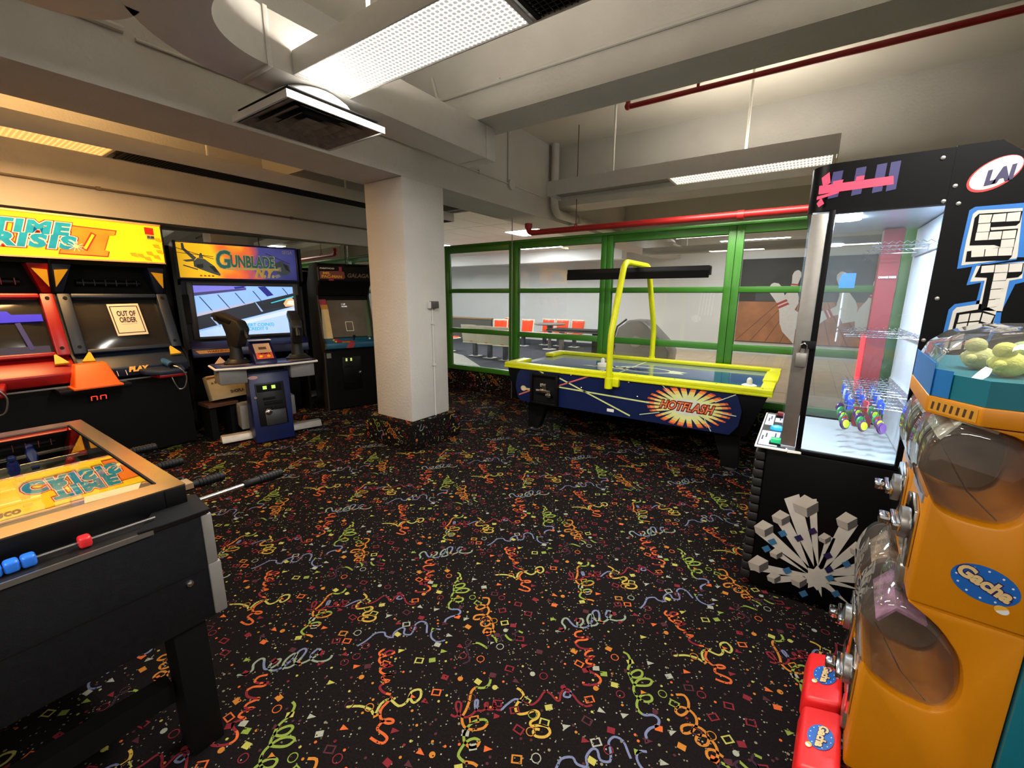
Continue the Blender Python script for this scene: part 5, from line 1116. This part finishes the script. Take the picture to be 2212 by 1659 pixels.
# lock on the steel stile
lk = part('padlock', STEEL, pm, lambda b: b.box(-.02, .024, YS - .018, YS + .0, 1.185, 1.25), .004); part('shackle', CHROME, lk, lambda b: b.tube([(-.008, YS - .009, 1.25), (-.006, YS - .009, 1.285), (.006, YS - .009, 1.295), (.018, YS - .009, 1.285), (.018, YS - .009, 1.25)], .004, 8)); bx('hasp', BLACKM, lk, -.004, .05, YS - .008, YS - .001, 1.27, 1.305, .003)
SFm = Frame((0, YS - .0005, 0), (1, 0, 0), (0, 0, 1))
def sp(x, y): p = onY(x, y, YS); return (p.x, p.z)
def pp(nm, m_, pts, k=0): decal(nm, m_, pm, SFm, [sp(*q) for q in pts], .0005, .0003 + .0006 * k)
for x, y in ((2037, 341), (2063, 402), (2038, 435), (2070, 440), (2024, 645), (1995, 735), (1988, 875), (1945, 1010), (1952, 1155)): part('screw', STEEL, pm, lambda b: b.lathe([(.008, 0), (.007, .003), (.002, .005)], (sp(x, y)[0], YS, sp(x, y)[1]), 10, (0, -1, 0)))
PALE = mat('print_pale_grey', (170, 166, 158), .5); PALD = mat('print_mid_grey', (120, 116, 112), .45); PBLU = mat('print_blue', (26, 92, 160), .4); PNVY = mat('print_navy', (22, 20, 62), .4); PINKR = emis('header_pink', (255, 62, 92), .9); PURP = mat('header_purple', (44, 40, 92), .4); STB = mat('print_steel_blue', (46, 92, 128), .45)
# header stripes and beam
for x in (1800, 1850, 1895, 1925): pp('header_stripe', PURP, [(x, 372 - (x - 1800) * .17), (x + 22, 368 - (x - 1800) * .17), (x + 10, 425 - (x - 1800) * .13), (x - 12, 430 - (x - 1800) * .13)])
pp('header_beam', PINKR, [(1770, 402), (1930, 380), (1930, 398), (1768, 420)], 1)
for q in ([(1775, 385), (1792, 372), (1794, 395), (1778, 405)], [(1800, 392), (1822, 388), (1818, 400), (1798, 404)], [(1850, 382), (1868, 379), (1866, 388), (1848, 391)], [(1765, 425), (1812, 412), (1812, 417), (1764, 432)], [(1764, 440), (1774, 428), (1780, 440), (1768, 448)]): pp('header_splash', PINKR, q, 2)
# maker oval
oc = (2152, 373)
ov = lambda a, b: [(oc[0] + a * math.cos(t) * .95 + b * math.sin(t) * .12, oc[1] - a * math.cos(t) * .42 + b * math.sin(t)) for t in [i * 2 * math.pi / 36 for i in range(36)]]
pp('maker_oval', mat('oval_red', (168, 40, 40), .4), [(x - 2, y + 2) for x, y in ov(66, 30)]); pp('maker_oval', mat('oval_white', (206, 200, 186), .4), ov(62, 27), 1)
a0, a1 = sp(2126, 392), sp(2186, 364)
text('maker_text', 'LAI', SFm, (a0[0] + a1[0]) / 2, (a0[1] + a1[1]) / 2 - .004, .062, mat('maker_navy', (38, 34, 70), .4), pm, .085, .35, .004, rot=.20, w=.0016)
# big tiled letters: blue halo, pale rim, dark letter, pale tiles
def letter(halo, rim, dark, tiles):
    pp('letter_halo', PBLU, halo, 0); pp('letter_rim', PALE, rim, 1)
    for d_ in dark: pp('letter_shadow', MBLK, d_, 2)
    for q in tiles: pp('letter_tile', PALE, q, 3)
def Z(x, y): return (2000 + x * .2533, 300 + y * .2532)
def ZZ(L): return [Z(*q) for q in L]
letter(ZZ([(370, 610), (420, 580), (840, 545), (840, 1010), (780, 1010), (770, 1030), (390, 1090), (265, 1110), (290, 960)]), ZZ([(400, 640), (440, 610), (825, 590), (780, 1000), (770, 1020), (300, 1080), (345, 860)]),
       [ZZ([(450, 640), (825, 615), (800, 715), (770, 740), (550, 755), (555, 780), (785, 765), (730, 1005), (700, 1035), (335, 1050), (350, 960), (640, 925), (580, 905), (370, 910), (415, 675)])],
       [ZZ(q) for q in ([(455, 650), (565, 645), (545, 715), (445, 722)], [(575, 645), (685, 635), (675, 705), (555, 712)], [(695, 635), (808, 622), (795, 700), (682, 706)], [(445, 728), (550, 720), (540, 790), (432, 796)], [(428, 800), (535, 795), (525, 862), (416, 868)], [(545, 795), (648, 788), (636, 856), (530, 862)], [(656, 787), (770, 778), (758, 848), (644, 855)], [(642, 862), (756, 854), (745, 922), (632, 930)], [(388, 945), (500, 938), (490, 1004), (384, 1010)], [(508, 938), (615, 932), (606, 998), (498, 1003)], [(622, 932), (740, 925), (728, 994), (612, 998)])])
letter(ZZ([(395, 1090), (840, 1040), (840, 1220), (760, 1240), (640, 1480), (410, 1470), (470, 1225), (345, 1250)]), ZZ([(430, 1085), (840, 1050), (820, 1190), (710, 1210), (650, 1470), (440, 1465), (500, 1210), (375, 1220)]),
       [ZZ([(470, 1070), (835, 1060), (820, 1150), (785, 1180), (690, 1190), (640, 1280), (560, 1420), (465, 1460), (520, 1185), (415, 1180)])],
       [ZZ(q) for q in ([(475, 1085), (585, 1075), (575, 1138), (465, 1145)], [(592, 1075), (705, 1068), (695, 1136), (582, 1142)], [(712, 1068), (825, 1062), (812, 1132), (702, 1138)], [(580, 1148), (692, 1140), (680, 1205), (568, 1212)], [(566, 1216), (676, 1210), (664, 1275), (552, 1282)], [(550, 1288), (650, 1282), (630, 1360), (536, 1370)], [(534, 1376), (620, 1368), (600, 1430), (520, 1438)])])
letter([(2049, 669), (2062, 657), (2120, 648), (2165, 660), (2160, 700), (2110, 780), (2023, 780)], [(2058, 672), (2066, 664), (2118, 656), (2152, 672), (2140, 720), (2098, 768), (2032, 775)],
       [[(2066, 676), (2114, 668), (2150, 680), (2134, 730), (2088, 765), (2042, 768)]],
       [[(2072, 680), (2094, 677), (2090, 694), (2068, 697)], [(2097, 677), (2120, 675), (2115, 692), (2093, 694)], [(2123, 676), (2147, 682), (2138, 700), (2118, 694)], [(2066, 700), (2089, 697), (2085, 713), (2062, 716)], [(2092, 697), (2114, 695), (2110, 708), (2088, 711)], [(2060, 719), (2084, 716), (2080, 732), (2056, 735)], [(2054, 738), (2079, 735), (2075, 754), (2050, 757)], [(2085, 735), (2098, 733), (2094, 752), (2081, 755)]])
pp('pale_arrow', PALE, [(2025, 762), (2005, 790), (2003, 808), (2030, 850), (2050, 840), (2022, 795), (2040, 780)], 1)
# burst graphic on the lower side
bc = (1765, 1248)
for tip, wd, in (((1710, 1072), 26), ((1755, 1078), 14), ((1685, 1115), 20), ((1640, 1140), 20), ((1622, 1222), 14), ((1672, 1190), 10), ((1668, 1252), 12), ((1838, 1125), 28), ((1856, 1178), 18), ((1866, 1225), 20), ((1866, 1252), 14), ((1862, 1275), 12), ((1838, 1308), 12), ((1775, 1290), 14), ((1795, 1160), 16)):
    dx, dy = tip[0] - bc[0], tip[1] - bc[1]; l = math.hypot(dx, dy); wd *= 1.3; nx, ny = -dy / l * wd * .5, dx / l * wd * .5; s_ = .45
    pp('burst_ray', PALE, [(bc[0] - nx * s_, bc[1] - ny * s_), (bc[0] + nx * s_, bc[1] + ny * s_), (tip[0] + nx, tip[1] + ny), (tip[0] - nx, tip[1] - ny)] if wd > 12 and tip[1] < 1260 else [(bc[0] - nx, bc[1] - ny), (bc[0] + nx, bc[1] + ny), tip], 0)
pp('burst_core', PALE, [(bc[0] + r * math.cos(t), bc[1] + r * math.sin(t) * .8) for r, t in [((34 if i % 2 else 24), i * math.pi / 10) for i in range(20)]], 1)
CUB = [mat('cube_top', (170, 162, 150), .45), mat('cube_left', (140, 134, 126), .45), mat('cube_right', (66, 64, 62), .45)]
def cube(x, y, s):
    s *= 1.25
    pp('print_cube_top', CUB[0], [(x, y - s), (x + s, y - s * .45), (x + s * .15, y), (x - s * .85, y - s * .4)], 2); pp('print_cube_left', CUB[1], [(x - s * .85, y - s * .4), (x + s * .15, y), (x + s * .2, y + s * .65), (x - s * .7, y + s * .2)], 2); pp('print_cube_right', CUB[2], [(x + s * .15, y), (x + s, y - s * .45), (x + s, y + s * .2), (x + s * .2, y + s * .65)], 2)
for x, y, s in ((1738, 1098, 24), (1685, 1122, 17), (1648, 1145, 18), (1827, 1130, 20), (1780, 1165, 12), (1850, 1190, 14), (1636, 1222, 19), (1670, 1250, 13), (1724, 1258, 15), (1675, 1198, 12)): cube(x, y, s)
for x, y, m_ in ((1755, 1147, PNVY), (1690, 1152, STB), (1668, 1170, STB), (1725, 1162, PNVY), (1700, 1232, STB), (1790, 1230, PNVY), (1828, 1218, STB), (1792, 1248, STB), (1735, 1282, STB), (1805, 1282, STB), (1788, 1200, PNVY), (1655, 1185, STB)): pp('print_shard', m_, [(x - 10, y - 3), (x + 4, y - 8), (x + 11, y + 3), (x - 2, y + 8)], 3)
# prizes on the hooks, each its own thing
def prize_tag(k, x, y, z, m_, rz, lb):
    t = thing('key_tag', lb, 'key tag', (x, y, z), rz, 'key tags on the hooks')
    MB().box(-.004, .004, -.022, .022, -.075, -.025).build('card', m_, t, .003); MB().tube([(0, .012 * math.cos(a), -.013 + .012 * math.sin(a)) for a in [i * math.pi / 5 for i in range(10)]], .0015, 5, True).build('ring', CHROME, t)
TB = mat('tag_blue', (22, 70, 190), .3); TR = mat('tag_red', (186, 44, 50), .3); TC_ = mat('tag_clear', (160, 180, 200), .2)
names = ('front', 'second', 'third', 'fourth', 'fifth', 'sixth', 'last')
for i, y in enumerate((2.46, 2.53, 2.60, 2.67, 2.74, 2.81, 2.88)):
    for j, x in enumerate((.215, .27, .33)):
        m_ = TB if (i + j) % 3 != 1 else (TR if j == 1 else TC_)
        prize_tag(i, x, y, 1.065, m_, R((i * 37 + j * 53) % 70 - 35), '%s key tag, %s on the %s hook of the upper prize row' % ('blue' if m_ is TB else 'red' if m_ is TR else 'clear', ('foremost', 'middle', 'rearmost')[j], names[i]))
FRC = (mat('fruit_lime', (196, 224, 30), .35), mat('fruit_red', (196, 34, 30), .35), mat('fruit_plum', (70, 30, 90), .35), mat('fruit_green', (40, 140, 70), .35))
def fruit(x, y, z, c, rim, lb):
    t = thing('fruit_keyring', lb, 'keyring toy', (x, y, z), R(20), 'fruit keyrings on the hooks')
    MB().lathe([(.004, -.005), (.024, -.005), (.027, 0), (.024, .005), (.004, .005)], (0, 0, -.06), 18, (.5, -1, .2)).build('rind', rim, t); MB().lathe([(.004, 0), (.019, .001), (.019, .003), (.004, .004)], (.0022, -.0044, -.0592), 18, (.5, -1, .2)).build('slice_face', c, t)
    MB().tube([(0, 0, -.034), (0, 0, -.012)], .0012, 5).build('chain', CHROME, t)
fn = [('lime', 0, 2), ('red', 1, 3), ('lime', 0, 2), ('green', 3, 3), ('plum', 2, 2)]
for j, y in enumerate((2.44, 2.52, 2.60, 2.70, 2.80)):
    for i, x in enumerate((.205, .27, .335)):
        nm, c, r_ = fn[(i * 2 + j) % 5]
        fruit(x, y, .985, FRC[c], FRC[r_], '%s fruit slice keyring, %s on the %s hook of the lower prize row' % (nm, ('foremost', 'middle', 'rearmost')[i], names[j]))
bt = thing('blue_price_tag', 'small bright blue square tag stuck on the rear glass of the prize case', 'tag', (.17, 3.06, 1.55)); decal('square', emis('tag_bright_blue', (20, 120, 220), .6), bt, Frame((0, 3.069, 0), (1, 0, 0), (0, 0, 1)), [(.13, 1.55), (.20, 1.55), (.20, 1.63), (.145, 1.63), (.13, 1.61)], .002)

# ------------------------------------------------------------------ capsule machines (own axes: x inward from the front, y away from the viewer)
cm = thing('capsule_machine', 'yellow double column capsule toy machine with clear domes and teal stand', 'capsule machine', (.2808, 1.4263, 0), R(-3.66))
YEL = mat('capsule_yellow', (200, 126, 4), .4, var=.04, vscale=4); TEALP = mat('capsule_teal', (6, 104, 122), .45, var=.04); BLUP = mat('capsule_blue', (24, 108, 176), .45)
CLR = thin_glass('clear_plastic', (.82, .80, .77), 1.5, rough=.02, boost=1.9, haze=.05, hazecol=(190, 186, 178)); CAPR = mat('capsule_red', (226, 34, 38), .4, var=.03)
def soft(P, keep):
    """round every corner of an outline except the kept ones"""
    out = []
    for i, p in enumerate(P):
        if i in keep: out.append(p); continue
        a, c = P[i - 1], P[(i + 1) % len(P)]
        for t in (-.3, 0, .3):
            k = abs(t); q = a if t < 0 else c
            m_ = (p[0] * (1 - k) + q[0] * k, p[1] * (1 - k) + q[1] * k)
            if t == 0: m_ = (p[0] * .82 + (a[0] + c[0]) * .09, p[1] * .82 + (a[1] + c[1]) * .09)
            out.append(m_)
    return out
low = [(-.03, .10), (.25, .10), (.25, .70), (.03, .70), (.10, .655), (.152, .585), (.168, .50), (.155, .43), (.12, .398), (.05, .402), (.0, .425), (-.03, .47)]
lowdome = [(-.055, .52), (-.05, .60), (-.02, .67), (.03, .694), (.10, .652), (.150, .583), (.165, .50), (.152, .432), (.12, .402), (.05, .406), (.0, .43), (-.04, .46)]
up = [(.03, .705), (.25, .705), (.25, 1.20), (.09, 1.20), (.17, 1.18), (.205, 1.12), (.208, 1.05), (.195, .985), (.16, .955), (.09, .958), (.05, .975), (.03, 1.01)]
updome = [(.0, 1.06), (.005, 1.13), (.03, 1.18), (.07, 1.197), (.165, 1.178), (.20, 1.12), (.204, 1.05), (.192, .988), (.16, .959), (.09, .962), (.05, .98), (.015, 1.0)]
low, up, lowdome, updome = soft(low, (0, 1, 2, 3, 11)), soft(up, (0, 1, 2, 3, 11)), soft(lowdome, ()), soft(updome, ())
rndc = random.Random(3)
capc = [mat('cap_%d' % i, c, .3) for i, c in enumerate(((196, 60, 70), (150, 70, 150), (206, 196, 90), (120, 150, 190), (190, 120, 80), (210, 210, 206)))]
for v0, far in ((.004, 0), (.296, 1)):
    for tier, body_, dome in ((0, low, lowdome), (1, up, updome)):
        hb = part('housing', YEL, cm, lambda b: b.prism([(u, v0, z) for u, z in body_], (0, .286, 0)), .010, 2)
        part('dome', CLR, hb, lambda b: b.prism([(u, v0 + .004, z) for u, z in dome], (0, .278, 0)), .022, 3)
        cu_, cz_ = sum(p[0] for p in dome) / len(dome), sum(p[1] for p in dome) / len(dome)
        part('inner_wall', mat('inner_brown', (92, 76, 58), .6, var=.25, vscale=12), hb, lambda b: b.prism([(cu_ + (u - cu_) * .93, v0 + .255, cz_ + (z - cz_) * .93) for u, z in dome], (0, .008, 0)))
        # card lining and capsules behind the plastic
        du, dz = (0, 0) if tier == 0 else (.045, .553)
        part('paper_insert', mat('insert_%d%d' % (far, tier), ((150, 110, 140), (196, 200, 190), (150, 130, 110), (186, 196, 210))[far * 2 + tier], .6, var=.5, vscale=30), hb, lambda b: b.prism([(-.018 + du, v0 + .03, .60 + dz), (.02 + du, v0 + .03, .655 + dz), (.085 + du, v0 + .03, .635 + dz), (.082 + du, v0 + .03, .628 + dz), (.02 + du, v0 + .03, .645 + dz), (-.012 + du, v0 + .03, .595 + dz)], (0, .22, 0)))
        for q in range(0 if not far else 3):
            part('capsule', capc[rndc.randrange(6)], hb, lambda b: b.ball((.03 + du + .055 * (q % 2), v0 + .10 + .075 * (q // 2), .44 + dz + .002), .026, n=12, m=8))
        part('dome_wire', CHROME, hb, lambda b: b.tube([(-.02 + du, v0 + .015, .60 + dz), (.05 + du, v0 + .015, .48 + dz), (.11 + du, v0 + .015, .42 + dz)], .002, 5))
        part('dome_seam', CLR, hb, lambda b: b.tube([(-.046 + du, v0 + .10, .49 + dz), (-.052 + du, v0 + .10, .56 + dz), (-.035 + du, v0 + .10, .645 + dz), (.02 + du, v0 + .10, .69 + dz)], .006, 6))
        # coin mechanism
        fu = -.03 if tier == 0 else .03; fz = .325 if tier == 0 else .865
        me_ = part('coin_mechanism', CHROME, cm, lambda b: b.prism([(fu, v0 + .06, fz - .10), (fu, v0 + .22, fz - .10), (fu, v0 + .22, fz + .07), (fu, v0 + .14, fz + .095), (fu, v0 + .06, fz + .07)], (-.012, 0, 0)), .005)
        part('dial', STEEL, me_, lambda b: b.cyl((fu - .012, v0 + .14, fz), (fu - .028, v0 + .14, fz), .045, n=20)); part('crank', CHROME, me_, lambda b: b.box(fu - .048, fu - .028, v0 + .085, v0 + .195, fz - .012, fz + .012), .005); part('crank_knob', CHROME, me_, lambda b: b.box(fu - .075, fu - .048, v0 + .115, v0 + .165, fz - .013, fz + .013), .006)
        bx('face_band', mat('band_grey', (150, 152, 168), .4), hb, fu - .004, fu + .004, v0 + .05, v0 + .23, fz + .10, fz + .125)
        part('drop_window', mat('smoke_plastic', (90, 80, 70), .2), hb, lambda b: b.lathe([(.055, 0), (.05, .01), (.01, .013)], (fu, v0 + .145, fz - .16), 20, (-1, 0, 0)))
    # red capsule tray in front at the foot
    tr = part('capsule_tray', CAPR, cm, lambda b: b.hexa([(-.15, v0 - .085, .0), (-.035, v0 - .085, .0), (-.035, v0 + .185, .0), (-.15, v0 + .185, .0), (-.14, v0 - .08, .09), (-.035, v0 - .08, .125), (-.035, v0 + .18, .125), (-.14, v0 + .18, .09)]), .016, 3)
STKB = mat('sticker_blue', (22, 92, 176), .4); STKC = mat('sticker_cream', (214, 186, 130), .45); STKW = mat('sticker_star', (214, 220, 230), .45); STKY = mat('sticker_ball', (226, 170, 60), .4); STKS = mat('sticker_shadow', (40, 30, 90), .45)
def sticker(par, F, cu, cv, s, rot):
    T = lambda a, b: (cu + s * (a * math.cos(rot) - b * math.sin(rot)), cv + s * (a * math.sin(rot) + b * math.cos(rot)))
    decal('sticker', STKB, par, F, [T(.5 * math.cos(t), .36 * math.sin(t)) for t in [i * math.pi / 15 for i in range(30)]], .0006, .0004)
    for k in range(12):
        t = k * math.pi / 6 + .2; decal('sticker_star', STKW, par, F, [T(.42 * math.cos(t) + .02 * math.cos(q), .29 * math.sin(t) + .02 * math.sin(q)) for q in [i * math.pi / 3 for i in range(6)]], .0004, .0012)
    decal('sticker_ball', STKY, par, F, [T(.42 + .11 * math.cos(t), -.30 + .09 * math.sin(t)) for t in [i * math.pi / 8 for i in range(16)]], .0004, .0012); decal('sticker_ball_half', STKW, par, F, [T(.42 + .10 * math.cos(t), -.30 + .08 * math.sin(t)) for t in [-2.2 + i * math.pi / 8 for i in range(9)]], .0004, .002)
    u, v = T(-.02, .03); text('sticker_text', 'Gacha', F, u, v, .34 * s, STKS, par, .92 * s, 0, .022 * s * 1.6, rot=rot - .12, w=.0018, h=.0002); text('sticker_text', 'Gacha', F, u, v, .34 * s, STKC, par, .88 * s, 0, .010 * s * 1.6, rot=rot - .12, w=.0026, h=.0002)
NF = Frame((0, .0035, 0), (1, 0, 0), (0, 0, 1)); sticker(cm, NF, .158, .81, .125, R(-20))
for v0 in (.004, .296):
    TFm = Frame((-.1395, v0 + .05, .0915), (0, -1, 0), (.105, 0, .035)); sticker(cm, TFm, 0, .055, .10, 0)
bx('stand', TEALP, cm, .252, .56, -.006, .592, 0, 1.20, .006)
fp = [(.086, -.008), (.57, -.008), (.57, .594), (.086, .594), (.002, .49), (.002, .10)]
part('top_band', YEL, cm, lambda b: b.prism([(u, v, 1.203) for u, v in fp], (0, 0, .045)), .003)
TFc = Frame((.002, .10, 1.203), Vector((.084, -.108, 0)), (0, 0, 1))
decal('band_label', mat('label_gold', (196, 140, 40), .5), cm, TFc, [(.008, .006), (.128, .006), (.128, .038), (.008, .038)], .0006, .0004)
for k in range(7): decal('band_print', mat('label_brown', (70, 44, 30), .5), cm, TFc, strip(.018 + k * .016, .012, .020 + k * .016, .032, .006), .0004, .0011)
ins = lambda s: [((u - .29) * s + .29, (v - .293) * s + .293) for u, v in fp]
part('teal_band', TEALP, cm, lambda b: b.prism([(u, v, 1.249) for u, v in ins(.985)], (0, 0, .062))); decal('blue_band', BLUP, cm, Frame((.006, .48, 1.249), (0, -1, 0), (0, 0, 1)), [(0, .0), (.385, .0), (.385, .085), (0, .085)], .001, .001)
decal('blue_band', BLUP, cm, Frame((.006, .102, 1.249), Vector((.084, -.108, 0)), (0, 0, 1)), [(.0, .0), (.05, .0), (.05, .07), (.0, .07)], .001, .001)
dm = MB(); rings = [(1.312, .985), (1.36, .93), (1.40, .80), (1.425, .60), (1.432, .3)]
vs = [(u, v, z) for z, s in rings for u, v in ins(s)]; n = len(fp)
dm.add(vs, [(i * n + k, i * n + (k + 1) % n, (i + 1) * n + (k + 1) % n, (i + 1) * n + k) for i in range(len(rings) - 1) for k in range(n)] + [tuple(range((len(rings) - 1) * n, len(rings) * n))]); dm.build('top_dome', CLR, cm, .01, 2)
for i, (u, v, c) in enumerate(((.13, .10, (196, 206, 110)), (.17, .16, (150, 176, 120)), (.10, .22, (176, 186, 130)))):
    t = thing('plush_toy', ('soft yellow green plush toy under the clear top cover, nearest', 'pale green plush toy behind the yellow green one under the top cover', 'olive plush toy deepest under the clear top cover')[i], 'plush toy', cm.matrix_basis @ Vector((u, v, 1.313)) if False else tuple(Matrix.Rotation(R(-3.66), 3, 'Z') @ Vector((u, v, 1.312)) + Vector((.2808, 1.4263, 0))), R(-3.66), 'plush toys')
    pm_ = mat('plush_%d' % i, c, .95, var=.15, vscale=60, bump=.4, bscale=200); MB().ball((0, 0, .03), .034, .04, .03).build('body', pm_, t); MB().ball((-.012, -.01, .064), .022, .022, .02).build('head', pm_, t)
    for a in (-1, 1): MB().ball((-.02, a * .032, .03), .012, .014, .012).build('arm', pm_, t)
